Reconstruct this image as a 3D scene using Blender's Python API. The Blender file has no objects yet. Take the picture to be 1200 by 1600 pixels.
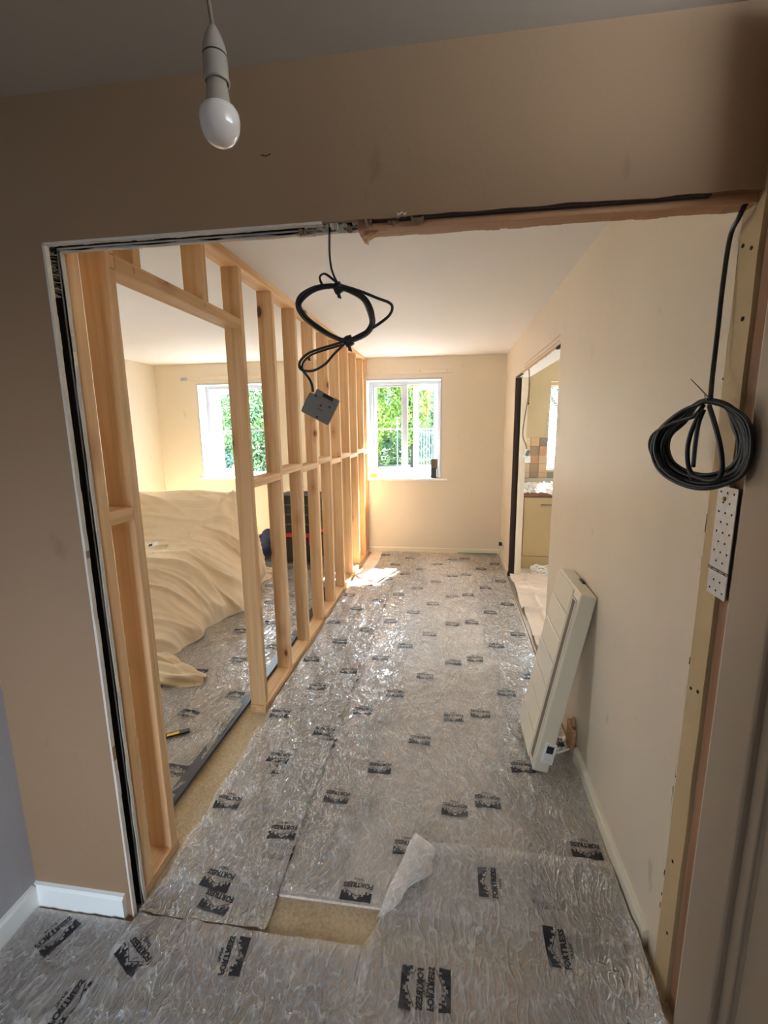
import bpy, bmesh, math, random
import numpy as np
from mathutils import Vector, Matrix

# ------------------------------------------------------------------ camera, world, sun, exposure
sc = bpy.context.scene
COL = sc.collection
random.seed(7)
rng = np.random.RandomState(7)

F_PX, YAW, PITCH, ROLL, CAM_H = 722.14, -0.1447, -0.1842, -0.0121, 1.5985
cd = bpy.data.cameras.new('camera')
cam = bpy.data.objects.new('camera', cd); COL.objects.link(cam)
cd.sensor_fit = 'HORIZONTAL'; cd.sensor_width = 36.0; cd.lens = 36.0 * F_PX / 1200.0
cd.clip_start = 0.02; cd.clip_end = 300
fwd = Vector((math.sin(YAW)*math.cos(PITCH), math.cos(YAW)*math.cos(PITCH), math.sin(PITCH)))
r0 = Vector((math.cos(YAW), -math.sin(YAW), 0)); u0 = r0.cross(fwd)
r2 = r0*math.cos(ROLL) + u0*math.sin(ROLL); u2 = -r0*math.sin(ROLL) + u0*math.cos(ROLL)
M = Matrix((r2, u2, -fwd)).transposed().to_4x4(); M.translation = (0, 0, CAM_H)
cam.matrix_world = M
sc.camera = cam

world = bpy.data.worlds.new('sky'); sc.world = world; world.use_nodes = True
bg = world.node_tree.nodes['Background']
bg.inputs[0].default_value = (0.75, 0.885, 1.0, 1); bg.inputs[1].default_value = 9.0

sl = bpy.data.lights.new('sun', 'SUN'); sl.energy = 70.0; sl.angle = 0.009; sl.color = (1.0, 0.96, 0.90)
sun = bpy.data.objects.new('sun', sl); COL.objects.link(sun)
sd = Vector((-0.26, -0.77, -1.0)).normalized()
sun.rotation_euler = sd.to_track_quat('-Z', 'Y').to_euler()

def portal(name, loc, rot, w, h):
    l = bpy.data.lights.new(name, 'AREA'); l.shape = 'RECTANGLE'; l.size = w; l.size_y = h
    l.energy = 1.0; l.cycles.is_portal = True
    o = bpy.data.objects.new(name, l); o.location = loc; o.rotation_euler = rot; COL.objects.link(o)
    return o
# daylight sampling portals in the windows and the two added unseen openings
portal('window_portal', (-0.58, 5.99, 1.55), (-math.pi/2, 0, 0), 0.9, 1.19)
portal('window_portal', (-2.775, 5.99, 1.55), (-math.pi/2, 0, 0), 0.9, 1.19)
portal('window_portal', (1.60, 5.99, 1.58), (-math.pi/2, 0, 0), 0.95, 1.0)
portal('window_portal', (-4.09, 2.35, 1.5), (0, -math.pi/2, 0), 1.2, 0.7)
portal('window_portal', (2.79, 3.4, 1.55), (0, math.pi/2, 0), 1.1, 0.8)

def area(name, loc, target, w, h, e, c):
    l = bpy.data.lights.new(name, 'AREA'); l.shape = 'RECTANGLE'; l.size = w; l.size_y = h; l.energy = e; l.color = c
    o = bpy.data.objects.new(name, l); o.location = loc
    o.rotation_euler = (Vector(target)-Vector(loc)).to_track_quat('-Z', 'Y').to_euler(); COL.objects.link(o)
    return o
# added cool fill from low behind the camera; no doorway is built there
area('hall_fill', (-0.7, -1.25, 0.9), (-1.1, 1.1, 0.3), 0.6, 1.4, 7.5, (0.70, 0.83, 1.0)).data.spread = 1.5

vs = sc.view_settings
vs.view_transform = 'Standard'; vs.look = 'None'; vs.exposure = 0.88; vs.gamma = 1.0; vs.use_curve_mapping = False
cy = sc.cycles
cy.use_denoising = True
try: cy.denoiser = 'OPENIMAGEDENOISE'
except Exception: pass
cy.max_bounces = 12; cy.diffuse_bounces = 8; cy.glossy_bounces = 4; cy.transmission_bounces = 6; cy.transparent_max_bounces = 24
cy.sample_clamp_indirect = 12.0; cy.caustics_reflective = False; cy.caustics_refractive = False

# ------------------------------------------------------------------ materials
def lin(r, g, b):
    f = lambda c: c/12.92 if c <= 0.04045 else ((c+0.055)/1.055)**2.4
    return (f(r/255), f(g/255), f(b/255), 1)

def newmat(name):
    m = bpy.data.materials.new(name); m.use_nodes = True
    nt = m.node_tree; b = nt.nodes['Principled BSDF']
    return m, nt, b

def N(nt, t, **kw):
    n = nt.nodes.new(t)
    for k, v in kw.items(): setattr(n, k, v)
    return n

def plain(name, col, rough=0.6, metal=0.0, spec=0.5, var=0.06, nscale=30, bump=0.0, bscale=120, coat=0):
    m, nt, b = newmat(name)
    tc = N(nt, 'ShaderNodeTexCoord'); no = N(nt, 'ShaderNodeTexNoise'); no.inputs['Scale'].default_value = nscale
    no.inputs['Detail'].default_value = 4
    nt.links.new(tc.outputs['Object'], no.inputs['Vector'])
    mr = N(nt, 'ShaderNodeMapRange'); mr.inputs['To Min'].default_value = 1-var; mr.inputs['To Max'].default_value = 1+var
    nt.links.new(no.outputs['Fac'], mr.inputs['Value'])
    mx = N(nt, 'ShaderNodeVectorMath', operation='MULTIPLY'); mx.inputs[0].default_value = col[:3]
    nt.links.new(mr.outputs[0], mx.inputs[1]); nt.links.new(mx.outputs[0], b.inputs['Base Color'])
    b.inputs['Roughness'].default_value = rough; b.inputs['Metallic'].default_value = metal
    b.inputs['Specular IOR Level'].default_value = spec
    if coat: b.inputs['Coat Weight'].default_value = coat
    if bump:
        n2 = N(nt, 'ShaderNodeTexNoise'); n2.inputs['Scale'].default_value = bscale; n2.inputs['Detail'].default_value = 3
        nt.links.new(tc.outputs['Object'], n2.inputs['Vector'])
        bp = N(nt, 'ShaderNodeBump'); bp.inputs['Strength'].default_value = bump; bp.inputs['Distance'].default_value = 0.004
        nt.links.new(n2.outputs['Fac'], bp.inputs['Height']); nt.links.new(bp.outputs[0], b.inputs['Normal'])
    return m

def wallpaint(name, col, col2, rough=0.5, streak=2.0):
    """emulsion with roller streaks, faint patches and small scuffs"""
    m, nt, b = newmat(name)
    tc = N(nt, 'ShaderNodeTexCoord')
    mp = N(nt, 'ShaderNodeMapping'); mp.inputs['Scale'].default_value = (streak, streak, 0.5)
    nt.links.new(tc.outputs['Object'], mp.inputs['Vector'])
    n1 = N(nt, 'ShaderNodeTexNoise'); n1.inputs['Scale'].default_value = 1.6; n1.inputs['Detail'].default_value = 5
    nt.links.new(mp.outputs[0], n1.inputs['Vector'])
    cr = N(nt, 'ShaderNodeMix', data_type='RGBA'); cr.inputs[6].default_value = col; cr.inputs[7].default_value = col2
    nt.links.new(n1.outputs['Fac'], cr.inputs[0])
    # scuffs
    n3 = N(nt, 'ShaderNodeTexNoise'); n3.inputs['Scale'].default_value = 13; n3.inputs['Detail'].default_value = 6
    mp3 = N(nt, 'ShaderNodeMapping'); mp3.inputs['Scale'].default_value = (1, 1, 0.45)
    nt.links.new(tc.outputs['Object'], mp3.inputs['Vector']); nt.links.new(mp3.outputs[0], n3.inputs['Vector'])
    mr = N(nt, 'ShaderNodeMapRange'); mr.inputs['From Min'].default_value = 0.67; mr.inputs['From Max'].default_value = 0.76
    mr.inputs['To Max'].default_value = 0.45
    nt.links.new(n3.outputs['Fac'], mr.inputs['Value'])
    c2 = N(nt, 'ShaderNodeMix', data_type='RGBA'); c2.inputs[7].default_value = (col[0]*0.55, col[1]*0.45, col[2]*0.36, 1)
    nt.links.new(mr.outputs[0], c2.inputs[0]); nt.links.new(cr.outputs[2], c2.inputs[6])
    nt.links.new(c2.outputs[2], b.inputs['Base Color'])
    b.inputs['Roughness'].default_value = rough
    n2 = N(nt, 'ShaderNodeTexNoise'); n2.inputs['Scale'].default_value = 90; n2.inputs['Detail'].default_value = 3
    nt.links.new(tc.outputs['Object'], n2.inputs['Vector'])
    bp = N(nt, 'ShaderNodeBump'); bp.inputs['Strength'].default_value = 0.12; bp.inputs['Distance'].default_value = 0.004
    nt.links.new(n2.outputs['Fac'], bp.inputs['Height']); nt.links.new(bp.outputs[0], b.inputs['Normal'])
    return m

def pine(name, axis, base=(227, 188, 141), dark=(208, 160, 108)):
    m, nt, b = newmat(name)
    tc = N(nt, 'ShaderNodeTexCoord'); oi = N(nt, 'ShaderNodeObjectInfo')
    off = N(nt, 'ShaderNodeVectorMath', operation='MULTIPLY_ADD'); off.inputs[1].default_value = (37, 91, 53)
    cmb = N(nt, 'ShaderNodeCombineXYZ')
    for i in range(3): nt.links.new(oi.outputs['Random'], cmb.inputs[i])
    nt.links.new(cmb.outputs[0], off.inputs[0]); nt.links.new(tc.outputs['Object'], off.inputs[2])
    s = [22, 22, 22]; s[axis] = 0.8
    mp = N(nt, 'ShaderNodeMapping'); mp.inputs['Scale'].default_value = s
    nt.links.new(off.outputs[0], mp.inputs['Vector'])
    n1 = N(nt, 'ShaderNodeTexNoise'); n1.inputs['Scale'].default_value = 1.5; n1.inputs['Detail'].default_value = 4
    n1.inputs['Distortion'].default_value = 0.8
    nt.links.new(mp.outputs[0], n1.inputs['Vector'])
    cr = N(nt, 'ShaderNodeValToRGB'); e = cr.color_ramp.elements
    e[0].position = 0.3; e[0].color = lin(*dark); e[1].position = 0.62; e[1].color = lin(*base)
    nt.links.new(n1.outputs['Fac'], cr.inputs['Fac'])
    # knots
    sk = [5.5, 5.5, 5.5]; sk[axis] = 2.6
    mk_ = N(nt, 'ShaderNodeMapping'); mk_.inputs['Scale'].default_value = sk
    nt.links.new(off.outputs[0], mk_.inputs['Vector'])
    vo = N(nt, 'ShaderNodeTexVoronoi'); vo.inputs['Scale'].default_value = 1.0
    nt.links.new(mk_.outputs[0], vo.inputs['Vector'])
    kr = N(nt, 'ShaderNodeValToRGB'); k = kr.color_ramp.elements
    k[0].position = 0.07; k[0].color = (1, 1, 1, 1); k[1].position = 0.105; k[1].color = (0, 0, 0, 1)
    nt.links.new(vo.outputs['Distance'], kr.inputs['Fac'])
    mx = N(nt, 'ShaderNodeMix', data_type='RGBA'); mx.inputs[7].default_value = lin(98, 52, 26)
    kr2 = N(nt, 'ShaderNodeMath', operation='MULTIPLY'); kr2.inputs[1].default_value = 0.85
    nt.links.new(kr.outputs[0], kr2.inputs[0])
    nt.links.new(kr2.outputs[0], mx.inputs[0]); nt.links.new(cr.outputs[0], mx.inputs[6])
    # halo tint
    hr = N(nt, 'ShaderNodeValToRGB'); h = hr.color_ramp.elements
    h[0].position = 0.09; h[0].color = (0.5, 0.5, 0.5, 1); h[1].position = 0.24; h[1].color = (0, 0, 0, 1)
    nt.links.new(vo.outputs['Distance'], hr.inputs['Fac'])
    m2 = N(nt, 'ShaderNodeMix', data_type='RGBA'); m2.inputs[7].default_value = lin(182, 112, 62)
    nt.links.new(hr.outputs[0], m2.inputs[0]); nt.links.new(mx.outputs[2], m2.inputs[6])
    m3 = N(nt, 'ShaderNodeMix', data_type='RGBA'); m3.inputs[7].default_value = lin(98, 52, 26)
    nt.links.new(kr2.outputs[0], m3.inputs[0]); nt.links.new(m2.outputs[2], m3.inputs[6])
    # per-piece tone
    hv = N(nt, 'ShaderNodeHueSaturation')
    mr = N(nt, 'ShaderNodeMapRange'); mr.inputs['To Min'].default_value = 0.88; mr.inputs['To Max'].default_value = 1.08
    nt.links.new(oi.outputs['Random'], mr.inputs['Value']); nt.links.new(mr.outputs[0], hv.inputs['Value'])
    nt.links.new(m3.outputs[2], hv.inputs['Color'])
    nt.links.new(hv.outputs[0], b.inputs['Base Color'])
    b.inputs['Roughness'].default_value = 0.62
    bp = N(nt, 'ShaderNodeBump'); bp.inputs['Strength'].default_value = 0.15; bp.inputs['Distance'].default_value = 0.002
    nt.links.new(n1.outputs['Fac'], bp.inputs['Height']); nt.links.new(bp.outputs[0], b.inputs['Normal'])
    return m

def carpet_mat(name, c1, c2):
    m, nt, b = newmat(name)
    tc = N(nt, 'ShaderNodeTexCoord')
    n1 = N(nt, 'ShaderNodeTexNoise'); n1.inputs['Scale'].default_value = 90; n1.inputs['Detail'].default_value = 5
    n2 = N(nt, 'ShaderNodeTexNoise'); n2.inputs['Scale'].default_value = 5; n2.inputs['Detail'].default_value = 4
    for n in (n1, n2): nt.links.new(tc.outputs['Object'], n.inputs['Vector'])
    ad = N(nt, 'ShaderNodeMath', operation='MULTIPLY_ADD'); ad.inputs[1].default_value = 0.6
    nt.links.new(n1.outputs['Fac'], ad.inputs[0])
    m5 = N(nt, 'ShaderNodeMath', operation='MULTIPLY'); m5.inputs[1].default_value = 0.4
    nt.links.new(n2.outputs['Fac'], m5.inputs[0]); nt.links.new(m5.outputs[0], ad.inputs[2])
    cr = N(nt, 'ShaderNodeValToRGB'); e = cr.color_ramp.elements
    e[0].position = 0.38; e[0].color = c1; e[1].position = 0.62; e[1].color = c2
    nt.links.new(ad.outputs[0], cr.inputs['Fac']); nt.links.new(cr.outputs[0], b.inputs['Base Color'])
    b.inputs['Roughness'].default_value = 0.95; b.inputs['Specular IOR Level'].default_value = 0.1
    bp = N(nt, 'ShaderNodeBump'); bp.inputs['Strength'].default_value = 0.6; bp.inputs['Distance'].default_value = 0.004
    nt.links.new(n1.outputs['Fac'], bp.inputs['Height']); nt.links.new(bp.outputs[0], b.inputs['Normal'])
    return m

def film_mat(name, milk=0.31, bump=1.0):
    """clear polythene: see-through, milky, sharp glints off fine creases"""
    m = bpy.data.materials.new(name); m.use_nodes = True; nt = m.node_tree; nt.nodes.clear()
    out = N(nt, 'ShaderNodeOutputMaterial'); tc = N(nt, 'ShaderNodeTexCoord')
    # domain warp
    wn = N(nt, 'ShaderNodeTexNoise'); wn.inputs['Scale'].default_value = 3.0; wn.inputs['Detail'].default_value = 2
    nt.links.new(tc.outputs['Object'], wn.inputs['Vector'])
    ws = N(nt, 'ShaderNodeVectorMath', operation='MULTIPLY_ADD'); ws.inputs[1].default_value = (0.20, 0.20, 0)
    nt.links.new(wn.outputs['Color'], ws.inputs[0]); nt.links.new(tc.outputs['Object'], ws.inputs[2])
    hs = []
    for sc_, ang, st, wd, wt in ((26, 0.5, 2.6, 0.050, 0.8), (48, -0.6, 2.2, 0.065, 0.6), (9, 1.3, 4.5, 0.011, 1.0), (34, 1.7, 2.6, 0.055, 0.7)):
        mp = N(nt, 'ShaderNodeMapping'); mp.inputs['Rotation'].default_value = (0, 0, ang); mp.inputs['Scale'].default_value = (1, 1/st, 1)
        mp.inputs['Location'].default_value = (sc_, ang, 0)
        nt.links.new(ws.outputs[0], mp.inputs['Vector'])
        n = N(nt, 'ShaderNodeTexNoise'); n.inputs['Scale'].default_value = sc_; n.inputs['Detail'].default_value = 1.5
        nt.links.new(mp.outputs[0], n.inputs['Vector'])
        sb = N(nt, 'ShaderNodeMath', operation='SUBTRACT'); sb.inputs[1].default_value = 0.5; nt.links.new(n.outputs['Fac'], sb.inputs[0])
        ab_ = N(nt, 'ShaderNodeMath', operation='ABSOLUTE'); nt.links.new(sb.outputs[0], ab_.inputs[0])
        mr = N(nt, 'ShaderNodeMapRange', interpolation_type='SMOOTHSTEP'); mr.inputs['From Min'].default_value = 0; mr.inputs['From Max'].default_value = wd
        mr.inputs['To Min'].default_value = wt; mr.inputs['To Max'].default_value = 0
        nt.links.new(ab_.outputs[0], mr.inputs['Value']); hs.append(mr)
    a2 = hs[0]
    for h_ in hs[1:]:
        q = N(nt, 'ShaderNodeMath', operation='ADD'); nt.links.new(a2.outputs[0], q.inputs[0]); nt.links.new(h_.outputs[0], q.inputs[1]); a2 = q
    bp = N(nt, 'ShaderNodeBump'); bp.inputs['Strength'].default_value = bump; bp.inputs['Distance'].default_value = 0.0026
    nt.links.new(a2.outputs[0], bp.inputs['Height'])
    gl = N(nt, 'ShaderNodeBsdfGlossy'); gl.inputs['Roughness'].default_value = 0.13
    nt.links.new(bp.outputs[0], gl.inputs['Normal'])
    df = N(nt, 'ShaderNodeBsdfDiffuse'); df.inputs['Color'].default_value = (0.97, 0.93, 0.88, 1)
    nt.links.new(bp.outputs[0], df.inputs['Normal'])
    tr = N(nt, 'ShaderNodeBsdfTransparent'); tr.inputs[0].default_value = (0.97, 0.97, 0.97, 1)
    cw = N(nt, 'ShaderNodeMapRange'); cw.inputs['From Min'].default_value = 0.1; cw.inputs['From Max'].default_value = 1.9  # creases made milkier: their highlights put into the colour
    cw.inputs['To Min'].default_value = milk*0.75; cw.inputs['To Max'].default_value = min(0.9, milk*1.6)
    nt.links.new(a2.outputs[0], cw.inputs['Value'])
    x1 = N(nt, 'ShaderNodeMixShader'); nt.links.new(cw.outputs[0], x1.inputs[0])
    nt.links.new(tr.outputs[0], x1.inputs[1]); nt.links.new(df.outputs[0], x1.inputs[2])
    fr = N(nt, 'ShaderNodeFresnel'); fr.inputs['IOR'].default_value = 1.55; nt.links.new(bp.outputs[0], fr.inputs['Normal'])
    cn = N(nt, 'ShaderNodeTexNoise'); cn.inputs['Scale'].default_value = 1.5; cn.inputs['Detail'].default_value = 3
    nt.links.new(tc.outputs['Object'], cn.inputs['Vector'])
    sx = N(nt, 'ShaderNodeSeparateXYZ'); nt.links.new(tc.outputs['Object'], sx.inputs[0])
    ab = N(nt, 'ShaderNodeMath', operation='ADD'); ab.inputs[1].default_value = 0.02; nt.links.new(sx.outputs[0], ab.inputs[0])
    ab2 = N(nt, 'ShaderNodeMath', operation='ABSOLUTE'); nt.links.new(ab.outputs[0], ab2.inputs[0])
    ad = N(nt, 'ShaderNodeMath', operation='MULTIPLY_ADD'); ad.inputs[1].default_value = 0.5; nt.links.new(cn.outputs['Fac'], ad.inputs[0]); nt.links.new(ab2.outputs[0], ad.inputs[2])
    rr_ = N(nt, 'ShaderNodeMapRange'); rr_.inputs['From Min'].default_value = 0.50; rr_.inputs['From Max'].default_value = 0.68
    rr_.inputs['To Min'].default_value = 0.30; rr_.inputs['To Max'].default_value = 0.12; nt.links.new(ad.outputs[0], rr_.inputs['Value'])
    nt.links.new(rr_.outputs[0], gl.inputs['Roughness'])
    gm = N(nt, 'ShaderNodeMapRange'); gm.inputs['From Min'].default_value = 0.50; gm.inputs['From Max'].default_value = 0.68
    gm.inputs['To Min'].default_value = 0.6; gm.inputs['To Max'].default_value = 2.1; nt.links.new(ad.outputs[0], gm.inputs['Value'])
    fm = N(nt, 'ShaderNodeMath', operation='MULTIPLY'); fm.use_clamp = True
    nt.links.new(gm.outputs[0], fm.inputs[1]); nt.links.new(fr.outputs[0], fm.inputs[0])
    x2 = N(nt, 'ShaderNodeMixShader'); nt.links.new(fm.outputs[0], x2.inputs[0])
    nt.links.new(x1.outputs[0], x2.inputs[1]); nt.links.new(gl.outputs[0], x2.inputs[2])
    nt.links.new(x2.outputs[0], out.inputs[0])
    return m

def glass_mat(name, tint=(0.93, 0.97, 0.98, 1)):
    m = bpy.data.materials.new(name); m.use_nodes = True; nt = m.node_tree; nt.nodes.clear()
    out = N(nt, 'ShaderNodeOutputMaterial'); tr = N(nt, 'ShaderNodeBsdfTransparent'); tr.inputs[0].default_value = tint
    gl = N(nt, 'ShaderNodeBsdfGlossy'); gl.inputs['Roughness'].default_value = 0.02
    fr = N(nt, 'ShaderNodeFresnel'); fr.inputs['IOR'].default_value = 1.45
    x = N(nt, 'ShaderNodeMixShader'); nt.links.new(fr.outputs[0], x.inputs[0]); nt.links.new(tr.outputs[0], x.inputs[1])
    nt.links.new(gl.outputs[0], x.inputs[2]); nt.links.new(x.outputs[0], out.inputs[0])
    return m

def leaf_mat(name, c1, c2):
    m, nt, b = newmat(name)
    tc = N(nt, 'ShaderNodeTexCoord'); no = N(nt, 'ShaderNodeTexNoise'); no.inputs['Scale'].default_value = 1.3
    no.inputs['Detail'].default_value = 6
    nt.links.new(tc.outputs['Object'], no.inputs['Vector'])
    cr = N(nt, 'ShaderNodeValToRGB'); e = cr.color_ramp.elements
    e[0].position = 0.38; e[0].color = c1; e[1].position = 0.66; e[1].color = c2
    nt.links.new(no.outputs['Fac'], cr.inputs['Fac']); nt.links.new(cr.outputs[0], b.inputs['Base Color'])
    b.inputs['Roughness'].default_value = 0.6; b.inputs['Specular IOR Level'].default_value = 0.2
    return m

CREAM = wallpaint('cream_wall_paint', lin(226, 212, 190), lin(216, 201, 178), 0.42)
CREAM2 = wallpaint('cream_far_wall_paint', lin(228, 217, 198), lin(221, 209, 188), 0.6)
HALLP = wallpaint('hall_wall_shade_paint', lin(150, 119, 90), lin(142, 112, 83), 0.65, 1.0)  # darker than the room's cream: the hall's shade put into the paint
HALLW = wallpaint('hall_side_wall_paint', lin(170, 168, 170), lin(160, 158, 160), 0.6, 1.0)
CEIL = plain('ceiling_white_paint', lin(236, 234, 232), 0.7, var=0.02, nscale=3, bump=0.15, bscale=40)
WHITE = plain('white_gloss_paint', lin(234, 234, 228), 0.3, var=0.02)
UPVC = plain('white_window_plastic', lin(180, 188, 196), 0.3, var=0.01)
PLASTER = plain('plasterboard_core', lin(206, 196, 182), 0.95, var=0.12, nscale=60, bump=0.5)
CARD = plain('cardboard_honeycomb', lin(138, 112, 84), 0.95, var=0.2, nscale=40)
CAVITY = plain('shaded_cavity_backing', lin(44, 35, 28), 0.95, var=0.25, nscale=30, bump=0.5, bscale=60)  # dark tone carries the shade inside the cavity
DARKJ = plain('dark_bare_jamb', lin(50, 34, 26), 0.9, var=0.3, nscale=25)
SCREED = carpet_mat('bare_chipboard_floor', lin(172, 150, 118), lin(200, 180, 148))
CARPET = carpet_mat('taupe_carpet', lin(214, 196, 178), lin(246, 232, 216))
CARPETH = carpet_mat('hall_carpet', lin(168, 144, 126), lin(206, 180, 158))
FILM = film_mat('clear_carpet_film')
FILM2 = FILM
PRINT = plain('black_film_print', lin(30, 31, 38), 0.45, var=0.2, nscale=60)
PX, PY, PZ = pine('pine_grain_x', 0), pine('pine_grain_y', 1), pine('pine_grain_z', 2)
OLDW = pine('old_timber_grain_x', 0, (196, 152, 112), (168, 120, 84))
OLDZ = pine('old_timber_grain_z', 2, (166, 124, 92), (140, 100, 72))
CREAMT = plain('cream_painted_timber', lin(196, 170, 128), 0.55, var=0.12, nscale=14, bump=0.3, bscale=50)
BLACK = plain('black_cable_rubber', lin(13, 11, 11), 0.38, var=0.1)
BLACKP = plain('black_plastic', lin(32, 32, 34), 0.45, var=0.1)
GREYBOX = plain('grey_metal_box', lin(120, 112, 102), 0.6, var=0.08)
HEATW = plain('warm_white_enamel', lin(226, 218, 196), 0.28, var=0.01)
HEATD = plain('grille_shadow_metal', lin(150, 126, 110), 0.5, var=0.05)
CLOTH = plain('cream_cotton_dust_sheet', lin(232, 211, 178), 0.95, var=0.04, nscale=10, bump=0.35, bscale=260, spec=0.1)
CLOTH2 = plain('white_dust_sheet', lin(206, 190, 174), 0.95, var=0.04, nscale=10, bump=0.35, bscale=260, spec=0.1)
TAPE = plain('dark_grey_tape', lin(52, 58, 66), 0.3, var=0.15, nscale=20)
STEEL = plain('galvanised_steel', lin(196, 200, 202), 0.42, metal=0.35, var=0.16, nscale=60)
HOLE = plain('punched_hole_dark', lin(40, 34, 28), 0.9)
RED = plain('red_plastic', lin(200, 44, 34), 0.4)
NAVY = plain('navy_nylon', lin(30, 44, 84), 0.8, var=0.2, bump=0.4)
ORANGE = plain('orange_plastic', lin(226, 130, 36), 0.5)
YELLOW = plain('yellow_print', lin(236, 186, 40), 0.5)
BULBW = plain('white_bulb_plastic', lin(168, 158, 146), 0.22, var=0.0)
BULBG = plain('opal_bulb_dome', lin(240, 232, 226), 0.12, var=0.0, coat=0.5)
UNIT = plain('cream_kitchen_unit', lin(176, 154, 112), 0.45, var=0.02)
WORKT = plain('brown_worktop', lin(120, 82, 58), 0.4, var=0.2, nscale=60)
GLASS = glass_mat('window_glass')
BRICKM = plain('orange_brick', lin(190, 140, 104), 0.9, var=0.25, nscale=40, bump=0.5)
MORTAR = plain('pale_mortar', lin(190, 178, 160), 0.95)
PAVE = plain('pale_paving', lin(120, 120, 122), 0.9, var=0.08, nscale=2)
GRASS = plain('lawn_green', lin(66, 84, 40), 0.95, var=0.25, nscale=6)
BARK = plain('tree_bark', lin(70, 60, 50), 0.95, var=0.25, nscale=20)
FENCE = plain('blue_grey_fence_paint', lin(88, 104, 112), 0.6)
LEAFA = leaf_mat('leaf_mid_green', lin(62, 92, 66), lin(122, 148, 98))
LEAFB = leaf_mat('leaf_yellow_green', lin(80, 112, 52), lin(142, 166, 78))
LEAFC = leaf_mat('leaf_blue_green', lin(64, 102, 94), lin(118, 154, 136))
TILES = [plain('stone_tile_' + n, lin(*c), 0.4, var=0.14, nscale=25) for n, c in
         (('cream', (198, 178, 146)), ('sand', (176, 150, 118)), ('taupe', (134, 114, 92)), ('grey', (118, 108, 98)), ('rust', (168, 128, 98)))]

# ------------------------------------------------------------------ mesh helpers
def link(o, parent=None):
    COL.objects.link(o)
    if parent is not None: o.parent = parent
    return o

def mk(name, verts, faces, mat, parent=None, smooth=False, origin=None, bevel=0, mats=None, fmi=None, seg=1):
    v = np.asarray(verts, float)
    if origin is None:
        origin = np.array([(v[:, 0].min()+v[:, 0].max())/2, (v[:, 1].min()+v[:, 1].max())/2, v[:, 2].min()])
    origin = np.asarray(origin, float)
    me = bpy.data.meshes.new(name)
    me.from_pydata((v-origin).tolist(), [], [tuple(f) for f in faces]); me.update()
    for mm in (mats or [mat]): me.materials.append(mm)
    if fmi is not None: me.polygons.foreach_set('material_index', fmi)
    if smooth: me.polygons.foreach_set('use_smooth', [True]*len(me.polygons))
    o = bpy.data.objects.new(name, me); link(o, parent)
    pl = np.array(parent['_w']) if parent is not None else np.zeros(3)
    o.location = (origin-pl).tolist(); o['_w'] = origin.tolist()
    if bevel:
        bm_ = o.modifiers.new('edge', 'BEVEL'); bm_.width = bevel; bm_.segments = seg; bm_.limit_method = 'ANGLE'
    return o

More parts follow.
